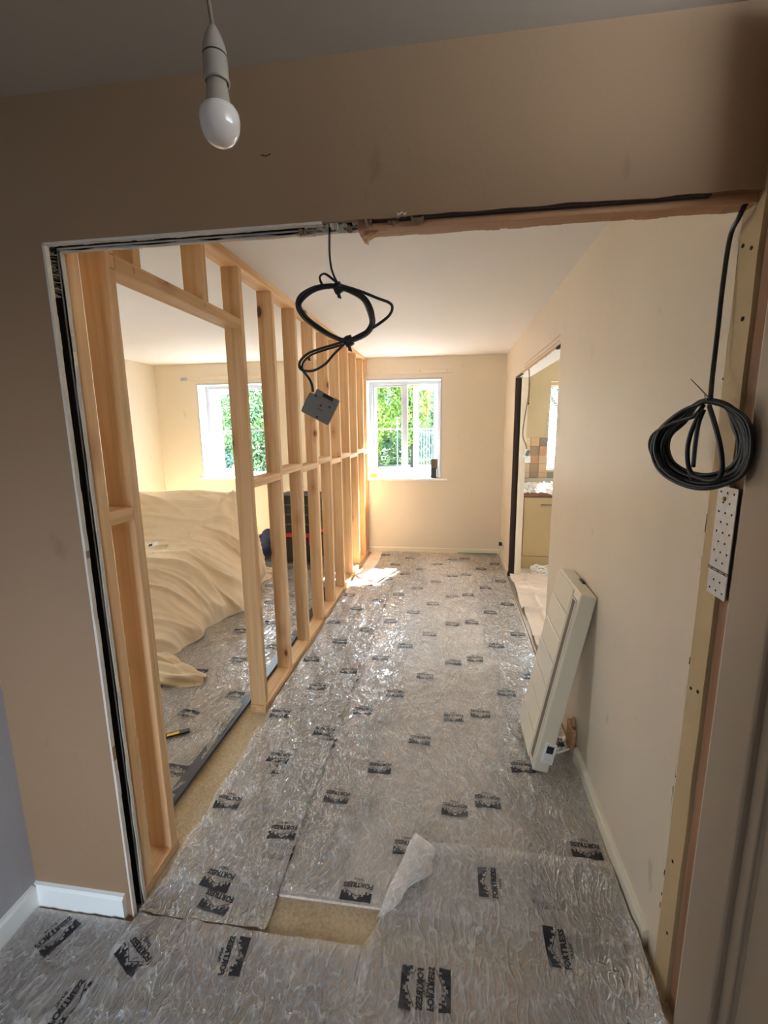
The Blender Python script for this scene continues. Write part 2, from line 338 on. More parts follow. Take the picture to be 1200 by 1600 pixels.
class MB:
    def __init__(s): s.v = []; s.f = []
    def add(s, v, f):
        n = len(s.v); s.v += [tuple(map(float, p)) for p in v]; s.f += [tuple(i+n for i in q) for q in f]; return s
    def box(s, x0, x1, y0, y1, z0, z1):
        v = [(x, y, z) for z in (z0, z1) for y in (y0, y1) for x in (x0, x1)]
        return s.add(v, [(0, 2, 3, 1), (4, 5, 7, 6), (0, 1, 5, 4), (2, 6, 7, 3), (0, 4, 6, 2), (1, 3, 7, 5)])
    def obox(s, o, a, b, c):
        """box from corner o with edge vectors a,b,c"""
        o, a, b, c = map(lambda q: np.array(q, float), (o, a, b, c))
        v = [o+i*a+j*b+k*c for k in (0, 1) for j in (0, 1) for i in (0, 1)]
        f = [(0, 2, 3, 1), (4, 5, 7, 6), (0, 1, 5, 4), (2, 6, 7, 3), (0, 4, 6, 2), (1, 3, 7, 5)]
        if np.dot(np.cross(a, b), c) < 0: f = [q[::-1] for q in f]
        return s.add(v, f)
    def prism(s, pts, a0, a1, ax):
        """extrude a 2D outline along axis ax"""
        n = len(pts)
        def P(p, t):
            q = list(p); q.insert(ax, t); return q
        v = [P(p, a0) for p in pts] + [P(p, a1) for p in pts]
        f = [tuple(range(n))[::-1], tuple(range(n, 2*n))] + [(i, (i+1) % n, n+(i+1) % n, n+i) for i in range(n)]
        return s.add(v, f)
    def tube(s, pts, r, n=8, flat=1.0, cap=True):
        pts = [Vector(p) for p in pts]; rr = r if hasattr(r, '__len__') else [r]*len(pts)
        t = (pts[1]-pts[0]).normalized(); up = Vector((0, 0, 1)) if abs(t.z) < .9 else Vector((1, 0, 0))
        nrm = t.cross(up).normalized(); base = len(s.v)
        for i, p in enumerate(pts):
            t = (pts[min(i+1, len(pts)-1)]-pts[max(i-1, 0)])
            t = t.normalized() if t.length > 1e-9 else Vector((0, 0, 1))
            nrm = (nrm - t*nrm.dot(t)); nrm = nrm.normalized() if nrm.length > 1e-6 else t.orthogonal().normalized()
            bn = t.cross(nrm)
            for k in range(n):
                a = 2*math.pi*k/n
                s.v.append(tuple(p + nrm*math.cos(a)*rr[i] + bn*math.sin(a)*rr[i]*flat))
        for i in range(len(pts)-1):
            for k in range(n):
                s.f.append((base+i*n+k, base+i*n+(k+1) % n, base+(i+1)*n+(k+1) % n, base+(i+1)*n+k))
        if cap:
            s.f.append(tuple(base+k for k in range(n))[::-1]); e = base+(len(pts)-1)*n
            s.f.append(tuple(e+k for k in range(n)))
        return s
    def lathe(s, prof, c, axis=(0, 0, 1), n=28):
        ax = Vector(axis).normalized(); e1 = ax.orthogonal().normalized(); e2 = ax.cross(e1); base = len(s.v); c = Vector(c)
        for r, h in prof:
            for k in range(n):
                a = 2*math.pi*k/n; s.v.append(tuple(c + ax*h + (e1*math.cos(a)+e2*math.sin(a))*r))
        for i in range(len(prof)-1):
            for k in range(n):
                s.f.append((base+i*n+k, base+i*n+(k+1) % n, base+(i+1)*n+(k+1) % n, base+(i+1)*n+k))
        return s
    def mk(s, name, mat, parent=None, **kw): return mk(name, s.v, s.f, mat, parent, **kw)

def box(name, mat, x0, x1, y0, y1, z0, z1, parent=None, **kw):
    return MB().box(x0, x1, y0, y1, z0, z1).mk(name, mat, parent, **kw)

def thing(name, loc, label, cat, group=None):
    o = bpy.data.objects.new(name, None); o.empty_display_size = 0.05; link(o); o.location = loc; o['_w'] = list(map(float, loc))
    return tag(o, label, cat, group)
def tag(o, label, cat, group=None, kind=None):
    if label: o['label'] = label
    if cat: o['category'] = cat
    if group: o['group'] = group
    if kind: o['kind'] = kind
    return o
def struct(o, label, cat):
    o['kind'] = 'structure'; o['label'] = label; o['category'] = cat; return o

def spline(P, n=8, closed=False):
    P = [Vector(p) for p in P]; out = []; m = len(P)
    rngi = range(m) if closed else range(m-1)
    for i in rngi:
        p0 = P[(i-1) % m] if closed else P[max(i-1, 0)]; p1 = P[i]; p2 = P[(i+1) % m]
        p3 = P[(i+2) % m] if closed else P[min(i+2, m-1)]
        for k in range(n):
            t = k/n
            out.append(0.5*((2*p1)+(p2-p0)*t+(2*p0-5*p1+4*p2-p3)*t*t+(-p0+3*p1-3*p2+p3)*t**3))
    out.append(P[0] if closed else P[-1])
    return out

_T = np.random.RandomState(3).rand(16, 256, 256)
def vnoise(x, y, seed=0):
    t = _T[seed % 16]; x = np.asarray(x, float); y = np.asarray(y, float)
    xi = np.floor(x).astype(int); yi = np.floor(y).astype(int); fx = x-xi; fy = y-yi
    fx = fx*fx*(3-2*fx); fy = fy*fy*(3-2*fy)
    a = t[xi % 256, yi % 256]; b = t[(xi+1) % 256, yi % 256]; c = t[xi % 256, (yi+1) % 256]; d = t[(xi+1) % 256, (yi+1) % 256]
    return (a*(1-fx)+b*fx)*(1-fy)+(c*(1-fx)+d*fx)*fy
def ridge(x, y, seed=0): return 1-np.abs(2*vnoise(x, y, seed)-1)

# ------------------------------------------------------------------ dimensions (metres; camera stands at 0,0)
XR, YF, XL, XS, H = 0.62, 5.70, -3.80, -1.022, 2.40
YW0, YW1 = 1.130, 1.190          # old partition between hall and room
ZH = 2.058                        # top of the opening
XH = -1.375                       # hall left wall

# ------------------------------------------------------------------ structure
struct(MB().box(-4.2, 2.8, -1.6, 6.1, -0.12, 0.0).mk('floor', SCREED), 'bare chipboard floor under the carpets', 'floor')
struct(MB().box(-4.2, 2.8, -1.6, 6.1, H, H+0.12).mk('ceiling', CEIL), 'white painted plaster ceiling', 'ceiling')

struct(box('ceiling_hall', plain('shaded_hall_ceiling_paint', lin(178, 164, 148), 0.8, var=0.03, nscale=3), XH, 0.66, -1.5, YW0, 2.384, 2.3995), 'hall ceiling above the light bulb, its shade put into the colour', 'ceiling')  # duller than the main ceiling: hall shade put into its colour
WZ0, WZ1 = 0.95, 2.14
W2 = (-1.03, -0.13); W1 = (-3.225, -2.325); WK = (1.125, 2.075, 1.08, 2.08)
b = MB()
b.box(-4.1, W1[0], YF, 6.0, 0, H); b.box(W1[1], W2[0], YF, 6.0, 0, H); b.box(W2[1], 0.70, YF, 6.0, 0, H)
for w in (W1, W2): b.box(w[0], w[1], YF, 6.0, 0, WZ0).box(w[0], w[1], YF, 6.0, WZ1, H)
struct(b.mk('wall_far', CREAM2), 'cream painted end wall with two windows', 'wall')
b = MB(); b.box(0.70, WK[0], YF, 6.0, 0, H).box(WK[1], 2.8, YF, 6.0, 0, H).box(WK[0], WK[1], YF, 6.0, 0, WK[2]).box(WK[0], WK[1], YF, 6.0, WK[3], H)
struct(b.mk('wall_kitchen_far', plain('kitchen_wall_paint', lin(170, 156, 126), 0.6, var=0.02)), 'pale ochre kitchen end wall with a narrow window', 'wall')
b = MB().box(2.6, 2.8, 1.19, 3.0, 0, H).box(2.6, 2.8, 3.8, 5.70, 0, H).box(2.6, 2.8, 3.0, 3.8, 0, 1.0).box(2.6, 2.8, 3.0, 3.8, 2.1, H).box(0.75, 2.6, 1.19, 1.39, 0, H)  # unseen gap in the side wall, added to let daylight through
struct(b.mk('wall_kitchen_right', CREAM2), 'hidden side walls of the kitchen with an added daylight opening', 'wall')

KY0, KY1 = 2.93, 4.88
b = MB(); b.box(XR, 0.75, 1.235, KY0, 0, H).box(XR, 0.75, KY1, YF, 0, H).box(XR, 0.75, KY0, KY1, 2.06, H)
struct(b.mk('wall_right', CREAM), 'cream painted right wall with the kitchen doorway', 'wall')
# left room wall with an added window, out of view, to let daylight in
LW = (2.0, 2.7, 0.90, 2.10)
b = MB(); b.box(-4.1, XL, 1.0, LW[0], 0, H).box(-4.1, XL, LW[1], YF, 0, H).box(-4.1, XL, LW[0], LW[1], 0, LW[2]).box(-4.1, XL, LW[0], LW[1], LW[3], H)
struct(b.mk('wall_left', CREAM2), 'cream painted left side wall', 'wall')

# hall side walls
b = MB().box(XH-0.12, XH, -1.5, YW0, 0, H)
struct(b.mk('wall_hall_left', HALLW), 'pale grey hall side wall at the far left', 'wall')
b = MB().box(-1.5, 0.8, -1.6, -1.5, 0, H).box(0.66, 0.80, -1.5, 0.05, 0, H)
struct(b.mk('wall_hall_back', HALLW), 'hall walls behind the camera', 'wall')

def ragged(n, amp, seed):
    r = np.random.RandomState(seed); a = r.randn(n); k = np.array([1, 2, 1])/4
    return np.convolve(a, k, 'same')*amp

def leaf_panel(y0, y1, seed, amp, xl, xr_):
    """plasterboard leaf with a slightly ragged cut around the opening: left piece + header"""
    b = MB()
    zs = np.linspace(0, ZH, 60); rg = ragged(60, amp, seed)
    pts = [(xl, 0.0)] + [(XS+0.003+rg[i], z) for i, z in enumerate(zs)][:-1] + [(XS, ZH+0.0)]
    pts = pts + [(xl, ZH)]
    b.prism([(p[0], p[1]) for p in pts], y0, y1, 1)
    xs = np.linspace(XS, xr_, 80); rg2 = ragged(80, amp, seed+9)
    pts = [(xl, ZH)] + [(x, ZH+rg2[i]) for i, x in enumerate(xs)] + [(xr_, H), (xl, H)]
    b.prism(pts, y0, y1, 1)
    return b
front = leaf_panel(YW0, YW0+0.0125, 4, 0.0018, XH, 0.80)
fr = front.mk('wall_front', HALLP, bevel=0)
struct(fr, 'hall wall around the wide opening, shade put into its brown colour', 'wall')
b = MB().obox((-0.437, YW0-0.0008, 2.205), (0.012, 0, -0.003), (0, .001, 0), (0, 0, .0025)).obox((-0.426, YW0-0.0008, 2.202), (0.012, 0, 0.004), (0, .001, 0), (0, 0, .002)); b.mk('wall_scratch', DARKJ, fr)
bk = leaf_panel(YW1-0.0125, YW1, 11, 0.002, XL, 0.62).mk('wall_front_inner', CREAM2)
struct(bk, 'room-side plasterboard leaf of the cut wall', 'wall')
# raw pale edges of the two boards
b = MB(); n = 50
for (ya, yb, sd) in ((YW0-0.0015, YW0+0.0125, 21), (YW1-0.0125, YW1+0.001, 22)):
    zs = np.linspace(0.0, ZH, n); r = ragged(n, 0.0015, sd)
    for i in range(n-1):
        w = 0.004+abs(r[i])
        b.box(XS-0.002, XS+w, ya, yb, zs[i], zs[i+1])
    xs = np.linspace(XS, -0.30 if ya < 1.15 else 0.0, n); r = ragged(n, 0.0015, sd+5)
    for i in range(n-1):
        b.box(xs[i], xs[i+1], ya, yb, ZH-0.003-abs(r[i]), ZH+0.002)
struct(b.mk('trim_cut_edge', PLASTER), 'raw pale plasterboard edges around the opening', 'trim')
# dark backing and linings put the cavity's shade into their colour
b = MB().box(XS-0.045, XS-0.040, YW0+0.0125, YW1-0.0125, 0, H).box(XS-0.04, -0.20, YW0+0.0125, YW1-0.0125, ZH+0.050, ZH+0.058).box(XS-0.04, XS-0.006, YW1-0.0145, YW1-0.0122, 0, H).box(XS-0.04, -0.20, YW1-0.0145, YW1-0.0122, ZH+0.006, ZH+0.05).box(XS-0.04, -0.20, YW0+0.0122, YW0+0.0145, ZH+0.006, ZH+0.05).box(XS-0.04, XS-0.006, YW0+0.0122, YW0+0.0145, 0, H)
struct(b.mk('trim_cavity', CAVITY), 'cavity between the two boards, its shade put into dark linings', 'trim')

# ------------------------------------------------------------------ baseboards
def skirting(name, x0, x1, y0, y1, h, axis, mat=WHITE, lab=''):
    b = MB(); t = 0.004
    if axis == 'y':     # runs along y, proud toward the side given by x0->x1 (x1 proud)
        s = 1 if x1 > x0 else -1
        pts = [(x0, 0), (x1, 0), (x1, h-0.012), (x1-s*0.006, h-0.003), (x0, h)]
        if s < 0: pts = pts[::-1]
        b.prism(pts, y0, y1, 1)
    else:
        s = 1 if y1 > y0 else -1
        pts = [(y0, 0), (y1, 0), (y1, h-0.012), (y1-s*0.006, h-0.003), (y0, h)]
        if s > 0: pts = pts[::-1]
        b.prism(pts, x0, x1, 0)
    return struct(b.mk(name, mat), lab, 'baseboard')
skirting('baseboard_hall_left', XH, XH+0.016, -1.5, YW0-0.016, 0.095, 'y', lab='white hall skirting along the left wall')
skirting('baseboard_front', XH, XS-0.02, YW0, YW0-0.016, 0.095, 'x', lab='short white skirting left of the opening')
skirting('baseboard_right', XR, XR-0.017, 1.255, 2.08, 0.075, 'y', HEATW, lab='cream skirting on the right wall below the heater')
skirting('baseboard_far_right', XR, XR-0.014, KY1+0.03, YF, 0.06, 'y', HEATW, lab='cream skirting beyond the kitchen doorway')
skirting('baseboard_far', XS-0.0, XR, YF, YF-0.015, 0.075, 'x', HEATW, lab='cream skirting under the end wall window')
skirting('baseboard_far_left', XL, -1.112, YF, YF-0.015, 0.075, 'x', HEATW, lab='cream skirting of the left room end wall')

# ------------------------------------------------------------------ doorway linings of the opening and the kitchen door
# right side strip of the opening: old painted timber, crack, bare wood
g = thing('trim_opening_post', (XR, 1.16, 0), 'stripped timber post at the right edge of the opening', 'trim'); g['kind'] = 'structure'
b = MB(); zs = np.linspace(0, 2.36, 40); rg = ragged(40, 0.003, 31)
pts = [(1.236, 0)] + [(1.236, z) for z in (2.36,)] + [(1.204+rg[i], zs[i]) for i in range(39, -1, -1)]
b.prism(pts[::-1], XR-0.001, XR+0.06, 0); b.mk('plaster_margin', CREAM, g)
o_ = b = MB(); rg = ragged(40, 0.0022, 32)
pts = [(1.198, 0), (1.198, 2.36)] + [(1.124+rg[i], zs[i]) for i in range(39, -1, -1)]
b.prism(pts[::-1], XR-0.004, XR+0.05, 0); b.mk('painted_timber', CREAMT, g)
b = MB(); r_c = random.Random(77); z = 0.05
while z < 2.3:
    l = r_c.uniform(.04, .22); y = 1.2045+r_c.uniform(-.002, .004)
    b.obox((XR-0.0022, y, z), (0, r_c.uniform(.0012, .003), 0), (0, r_c.uniform(-.004, .004), l), (0.002, 0, 0)); z += l+r_c.uniform(.01, .15)
b.mk('plaster_crack', DARKJ, g)
b = MB(); z = 0.02
while z < 2.3:
    l = r_c.uniform(.05, .25); w = r_c.uniform(.006, .014)
    b.obox((XR-0.0035, 1.198, z), (0, w, 0), (0, r_c.uniform(-.003, .003), l), (0.004, 0, 0)); z += l+r_c.uniform(.0, .06)
b.mk('filler_ridge', CREAM, g)
b = MB().box(XR+0.004, XR+0.06, 1.084, 1.120, 0, 2.36); b.mk('bare_stud', OLDZ, g)
b = MB().box(XR+0.001, XR+0.012, 1.074, 1.083, 0, 2.36); b.mk('board_edge', PLASTER, g)
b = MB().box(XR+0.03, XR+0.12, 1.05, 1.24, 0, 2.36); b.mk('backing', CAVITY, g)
for (y, z) in ((1.182, 1.97), (1.150, 1.955), (1.150, 1.815), (1.178, 0.93), (1.146, 0.94), (1.165, 0.42), (1.15, 0.2)):
    b = MB().lathe([(0.0, -0.0005), (0.004+0.002*random.random(), -0.0005), (0.003, 0.004)], (XR-0.0052, y, z), (1, 0, 0), 9)
    b.mk('nail_hole', HOLE, g)

# hall door frame right in the foreground
g = thing('door_1', (0.62, 0.95, 0), 'white gloss hall door frame in the right foreground', 'door'); g['kind'] = 'structure'
def rbox(nm, mat, x0, x1, y0, y1, z0, z1, par, bev): return box(nm, mat, x0, x1, y0, y1, z0, z1, par, bevel=bev, seg=3)
DOORP = plain('shaded_gloss_door_paint', lin(160, 143, 124), 0.35, var=0.03, nscale=4)  # white gloss toned to taupe, foreground shade put into the colour
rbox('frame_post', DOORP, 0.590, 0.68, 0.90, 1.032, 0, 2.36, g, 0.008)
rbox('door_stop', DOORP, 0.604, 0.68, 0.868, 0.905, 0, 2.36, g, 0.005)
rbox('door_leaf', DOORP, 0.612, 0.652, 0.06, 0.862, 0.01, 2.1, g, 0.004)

# timber lintel across the right part of the header
g = thing('trim_lintel', (0.17, 1.16, ZH), 'split timber lintel across the top of the opening', 'trim'); g['kind'] = 'structure'
b = MB(); xs = np.linspace(-0.22, 0.615, 50); rg = np.abs(ragged(50, 0.004, 41))
for i in range(49): b.box(xs[i], xs[i+1], YW0+0.016, YW1+0.002, ZH-0.016-rg[i]*0.6, ZH+0.03)
b.mk('lintel_board', OLDW, g)
b = MB().box(-0.20, 0.52, YW0+0.004, YW0+0.016, ZH-0.004, ZH+0.01); b.mk('dark_gap', DARKJ, g)
b = MB().obox((-0.165, YW0+0.03, ZH-0.012), (-0.045, -0.004, -0.022), (0, 0.02, 0), (-0.003, 0, 0.006)).obox((-0.21, YW0+0.03, ZH-0.033), (0.01, 0, -0.004), (0, 0.02, 0), (0.0, 0, 0.012))
b.mk('wood_splinter', OLDW, g)
# torn paper and plaster scraps at the middle of the header
g = thing('torn_plaster_edge', (-0.25, 1.14, ZH), 'torn paper and plaster scraps at the middle of the opening head', 'plaster scraps')
for i in range(16):
    x = -0.36+0.018*i+random.uniform(-.008, .008); w = random.uniform(.015, .045); y = random.uniform(YW0-0.004, YW0+0.03)
    z = ZH+random.uniform(-.006, .010)
    n = 5; vv = []
    for k in range(n):
        t = k/(n-1); vv += [(x+w*t, y+random.uniform(-.003, .003), z+random.uniform(-.005, .003)), (x+w*t, y+0.012, z-0.008*random.random()-0.006)]
    ff = [(2*k, 2*k+1, 2*k+3, 2*k+2) for k in range(n-1)]
    o = mk('scrap', vv, ff, PLASTER if i % 3 else CARD, g); s_ = o.modifiers.new('t', 'SOLIDIFY'); s_.thickness = 0.0015
# honeycomb cardboard core showing at the top left corner
g = thing('cardboard_core', (XS-0.02, 1.16, 1.9), 'torn cardboard honeycomb core in the top left corner of the opening', 'cardboard')
for i in range(15):
    z = 1.945+i*0.0085; pts = []
    for k in range(8): pts.append((XS-0.032+0.030*k/7+0.003*random.uniform(-1, 1), YW0+0.016+0.028*((k+i) % 2)*0.25+0.026*k/7*0.5, z+0.003*math.sin(k*2+i)))
    vv = []; 
    for k in range(6): 
        y = YW0+0.014+(0.032)*k/5
        vv += [(XS-0.035, y, z+random.uniform(-.002, .002)), (XS-0.004+random.uniform(-.004, .004), y, z+random.uniform(-.003, .003))]
    o = mk('paper_layer', vv, [(2*k, 2*k+1, 2*k+3, 2*k+2) for k in range(5)], CARD if i % 2 else PLASTER, g)
    s_ = o.modifiers.new('t', 'SOLIDIFY'); s_.thickness = 0.0012

# kitchen doorway linings
g = thing('trim_kitchen_jamb', (0.685, KY1, 0), 'dark stripped far jamb and pale head of the kitchen doorway', 'trim'); g['kind'] = 'structure'
b = MB().box(XR+0.004, XR+0.062, KY1-0.004, KY1+0.001, 0, 2.055); b.mk('dark_jamb', DARKJ, g)
b = MB().box(XR+0.062, XR+0.082, KY1-0.022, KY1+0.001, 0, 2.055); b.mk('board_return', HEATW, g)
b = MB().box(XR+0.012, 0.755, KY0, KY1, 2.052, 2.0605); b.mk('head_lining', CEIL, g)
b = MB(); xs = np.linspace(KY0, KY1-0.002, 40); rg = np.abs(ragged(40, 0.006, 51))
for i in range(39): b.box(XR-0.002, XR+0.010, xs[i], xs[i+1], 2.050-rg[i]*0.8, 2.0605)
b.mk('torn_edge', CREAMT, g)
b = MB()
for i in (30, 31, 33, 34, 35, 36, 1, 0): b.box(XR-0.003, XR+0.014, xs[i], xs[i]+0.06, 2.038, 2.052)
b.mk('dark_chips', DARKJ, g)
b = MB()
for k in range(2): b.box(XR-0.0015, XR+0.0005, KY0+0.02, 4.3, 2.075+0.03*k, 2.078+0.03*k)
b.mk('scored_line', OLDW, g)
b = MB().lathe([(0, 0), (0.026, 0.0), (0.03, 0.03), (0.024, 0.06), (0, 0.065)], (XR+0.02, KY1-0.02, 0.0), n=12); b.mk('jamb_foot', DARKJ, g, smooth=True)
# threshold bar of the kitchen doorway
o = MB().box(XR-0.012, XR+0.03, KY0, KY1, 0.0, 0.016).mk('trim_threshold', plain('aluminium_strip', lin(170, 160, 145), 0.4, metal=0.3), bevel=0.004)
struct(o, 'thin metal threshold bar of the kitchen doorway', 'trim')
# curtain battens
def batten(x0, x1, z, lab):
    g = thing('curtain_batten', ((x0+x1)/2, YF-0.02, z), lab, 'batten')
    box('batten_board', CREAM2, x0, x1, YF-0.018, YF-0.0005, z-0.02, z+0.02, g, bevel=0.003)
    for t in (0.15, 0.62, 0.93):
        x = x0+(x1-x0)*t
        MB().lathe([(0, -0.002), (0.006, -0.002), (0.007, 0.003)], (x, YF-0.019, z+0.004), (0, 1, 0), 10).mk('screw_hole', OLDW, g)
    return g
batten(-1.01, 0.01, 2.225, 'cream painted curtain batten above the right hand end window')
g = batten(-3.36, -2.2, 2.215, 'cream painted curtain batten above the left room window')
for k in range(5):
    MB().box(-3.43+0.018*k, -3.415+0.018*k, YF-0.024-0.003*(k % 2), YF-0.0005, 2.195+0.006*(k % 3), 2.235-0.005*(k % 2)).mk('plaster_lump', UPVC, g)

# ------------------------------------------------------------------ windows
def sash(parent, x0, x1, z0, z1, yc, bar_z, name='sash', fw=0.05, th=0.05, hinge=None, angle=0):
    """fixed or opened casement: frame, glazing bar, pane as children; modelled flat then rotated about the hinge"""
    def T(v):
        v = np.array(v, float)
        if hinge is None: return v
        c, s = math.cos(angle), math.sin(angle); d = v-np.array([hinge, yc, 0]); r = d.copy()
        r[:, 0] = c*d[:, 0]-s*d[:, 1]; r[:, 1] = s*d[:, 0]+c*d[:, 1]
        return r+np.array([hinge, yc, 0])
    b = MB(); y0, y1 = yc-th/2, yc+th/2
    b.box(x0, x0+fw, y0, y1, z0, z1).box(x1-fw, x1, y0, y1, z0, z1).box(x0+fw, x1-fw, y0, y1, z0, z0+fw).box(x0+fw, x1-fw, y0, y1, z1-fw, z1)
    f = mk(name, T(b.v), b.f, UPVC, parent, bevel=0.004)
    b = MB().box(x0+fw, x1-fw, yc-0.012, yc+0.012, bar_z-0.011, bar_z+0.011)
    mk('glazing_bar', T(b.v), b.f, UPVC, f)
    b = MB(); b.add([(x0+fw-.005, yc, z0+fw-.005), (x1-fw+.005, yc, z0+fw-.005), (x1-fw+.005, yc, z1-fw+.005), (x0+fw-.005, yc, z1-fw+.005)], [(0, 1, 2, 3)])
    mk('pane', T(b.v), b.f, GLASS, f)
    return f

def window(name, x0, x1, z0, z1, open_side, lab):
    g = thing(name, ((x0+x1)/2, 5.93, z0), lab, 'window'); g['kind'] = 'structure'
    yc = 5.945; fw = 0.045; m = (x0+x1)/2
    b = MB().box(x0, x0+fw, 5.90, 5.97, z0, z1).box(x1-fw, x1, 5.90, 5.97, z0, z1).box(x0+fw, x1-fw, 5.90, 5.97, z0, z0+fw).box(x0+fw, x1-fw, 5.90, 5.97, z1-fw, z1)
    b.mk('window_frame', UPVC, g, bevel=0.004)
    box('mullion', UPVC, m-0.032, m+0.032, 5.895, 5.975, z0+fw, z1-fw, g, bevel=0.004)
    bz = (z0+z1)/2+0.01
    for side in (-1, 1):
        a, c = (x0+fw, m-0.032) if side < 0 else (m+0.032, x1-fw)
        if side == open_side:
            h = a if side < 0 else c; ang = math.radians(33)*(1 if side < 0 else -1)
            sash(g, a, c, z0+fw, z1-fw, yc+0.06, bz, 'open_casement', 0.048, 0.045, h, ang)
        else:
            b = MB().add([(a, yc, z0+fw), (c, yc, z0+fw), (c, yc, z1-fw), (a, yc, z1-fw)], [(0, 1, 2, 3)])
            sash(g, a, c, z0+fw, z1-fw, yc, bz, 'fixed_light', 0.018, 0.03)
    # reveal bead
    b = MB().box(x0-0.012, x0+0.002, YF-0.003, YF+0.01, z0, z1).box(x1-0.002, x1+0.012, YF-0.003, YF+0.01, z0, z1).box(x0-0.012, x1+0.012, YF-0.003, YF+0.01, z1-0.002, z1+0.014)
    b.mk('reveal_bead', UPVC, g)
    b = MB().box(x0, x0+0.003, YF, 5.90, z0, z1).box(x1-0.003, x1, YF, 5.90, z0, z1).box(x0, x1, YF, 5.90, z1-0.003, z1)
    b.mk('reveal_lining', CEIL, g)
    box('window_sill', WHITE, x0-0.07, x1+0.09, YF-0.035, 5.90, z0-0.022, z0+0.004, g, bevel=0.006)
    return g
window('window_1', W1[0], W1[1], WZ0, WZ1, -1, 'white window of the left room with its left casement open outwards')
window('window_2', W2[0], W2[1], WZ0, WZ1, 1, 'white end window of the main room with its right casement open outwards')
g = thing('window_3', (1.6, 5.93, 1.08), 'narrow white kitchen window behind the venetian blind', 'window'); g['kind'] = 'structure'
b = MB(); x0, x1, z0, z1 = WK; fw = .05
b.box(x0, x0+fw, 5.9, 5.96, z0, z1).box(x1-fw, x1, 5.9, 5.96, z0, z1).box(x0+fw, x1-fw, 5.9, 5.96, z0, z0+fw).box(x0+fw, x1-fw, 5.9, 5.96, z1-fw, z1).mk('window_frame', UPVC, g)
MB().add([(x0+fw, 5.93, z0+fw), (x1-fw, 5.93, z0+fw), (x1-fw, 5.93, z1-fw), (x0+fw, 5.93, z1-fw)], [(0, 1, 2, 3)]).mk('pane', GLASS, g)
box('window_sill', WHITE, x0-.01, x1+.03, YF-.012, 5.9, z0-.02, z0+.004, g)
g = thing('window_added', (-3.95, 2.6, 0.3), 'window added for daylight in the left side wall, out of sight', 'window'); g['kind'] = 'structure'
b = MB(); y0, y1, z0, z1 = LW
b.box(-4.0, -3.93, y0, y0+.06, z0, z1).box(-4.0, -3.93, y1-.06, y1, z0, z1).box(-4.0, -3.93, y0+.06, y1-.06, z0, z0+.06).box(-4.0, -3.93, y0+.06, y1-.06, z1-.06, z1).box(-4.0, -3.93, 2.32, 2.38, z0+.06, z1-.06).mk('window_frame', UPVC, g)

# outer brick reveals seen past the left side of each window
for (xx, nm, dp_) in ((W2[0], 'end window', 0.50), (W1[0], 'left room window', 0.28)):
    g = thing('brick_reveal', (xx-0.05, 6.06, 0.9), 'projecting brick edge of the outer wall beyond the left side of the ' + nm, 'brickwork')
    b = MB().box(xx-0.11, xx-0.006, 6.001, 6.0+dp_-.008, 0.90, 2.5); b.mk('mortar', MORTAR, g)
    for k in range(21):
        z = 0.91+k*0.075; ya = 6.001 if k % 2 else 6.001-0.11
        me = None
        while ya < 6.0+dp_-0.02:
            y0_ = max(ya, 6.001); y1_ = min(ya+0.215, 6.0+dp_+0.006*random.random())
            if y1_-y0_ > .02: box('brick', BRICKM, xx-0.112-0.002*random.random(), xx+0.002+0.005*random.random(), y0_, y1_, z, z+0.065, g)
            ya += 0.225

# ------------------------------------------------------------------ stud partition
SD = 0.089
P = thing('stud_partition', (XS-SD/2, 3.4, 0), 'new pine stud partition with a door gap dividing the two rooms', 'partition')
def stud(y1, z0=0.042, z1=2.358, t=0.038, name='stud', x0=XS-SD, x1=XS):
    return box(name, PZ, x0, x1, y1-t, y1, z0, z1, P, bevel=0.0025)
stud(1.245, t=0.044); stud(1.390, t=0.040)
YS = [2.298, 2.717, 3.112, 3.512, 3.902, 4.292, 4.682, 5.072, 5.462, 5.690]
for y in YS: stud(y)
for y in (1.520, 1.957): stud(y, 2.120, 2.358, name='cripple_stud')
box('door_head', PY, XS-SD, XS, 1.390, 2.260, 2.076, 2.120, P, bevel=0.0025)
box('top_plate', PY, XS-SD, XS, 1.192, YF-0.005, 2.358, 2.399, P, bevel=0.0025)
box('sole_plate', PY, XS-SD, XS, 1.192, 1.400, 0.0, 0.042, P, bevel=0.0025)
box('sole_plate', PY, XS-SD, XS, 2.252, YF-0.016, 0.0, 0.042, P, bevel=0.0025)
ys = [(1.241, 1.350)] + [(YS[i], YS[i+1]-0.038) for i in range(len(YS)-1)]
for i, (a, c) in enumerate(ys):
    z = 1.285 + (0.0 if i % 2 else 0.022) - (0.012 if i > 4 else 0)
    box('nogging', PY, XS-SD, XS, a, c, z, z+0.042, P, bevel=0.0025)
# carpenter's pencil marks on the timber (thin ticks)
b = MB()
for (x, y, z, dy, dz) in ((XS, 1.372, 2.116, .016, .008), (XS, 1.368, 2.075, .016, .006), (XS, 1.478, 2.09, .001, .02), (XS, 1.92, 2.09, .001, .02)):
    b.box(x, x+0.0006, y, y+max(dy, .0015), z, z+(0.0015 if dy > .01 else dz))
b.mk('pencil_mark', HOLE, P)

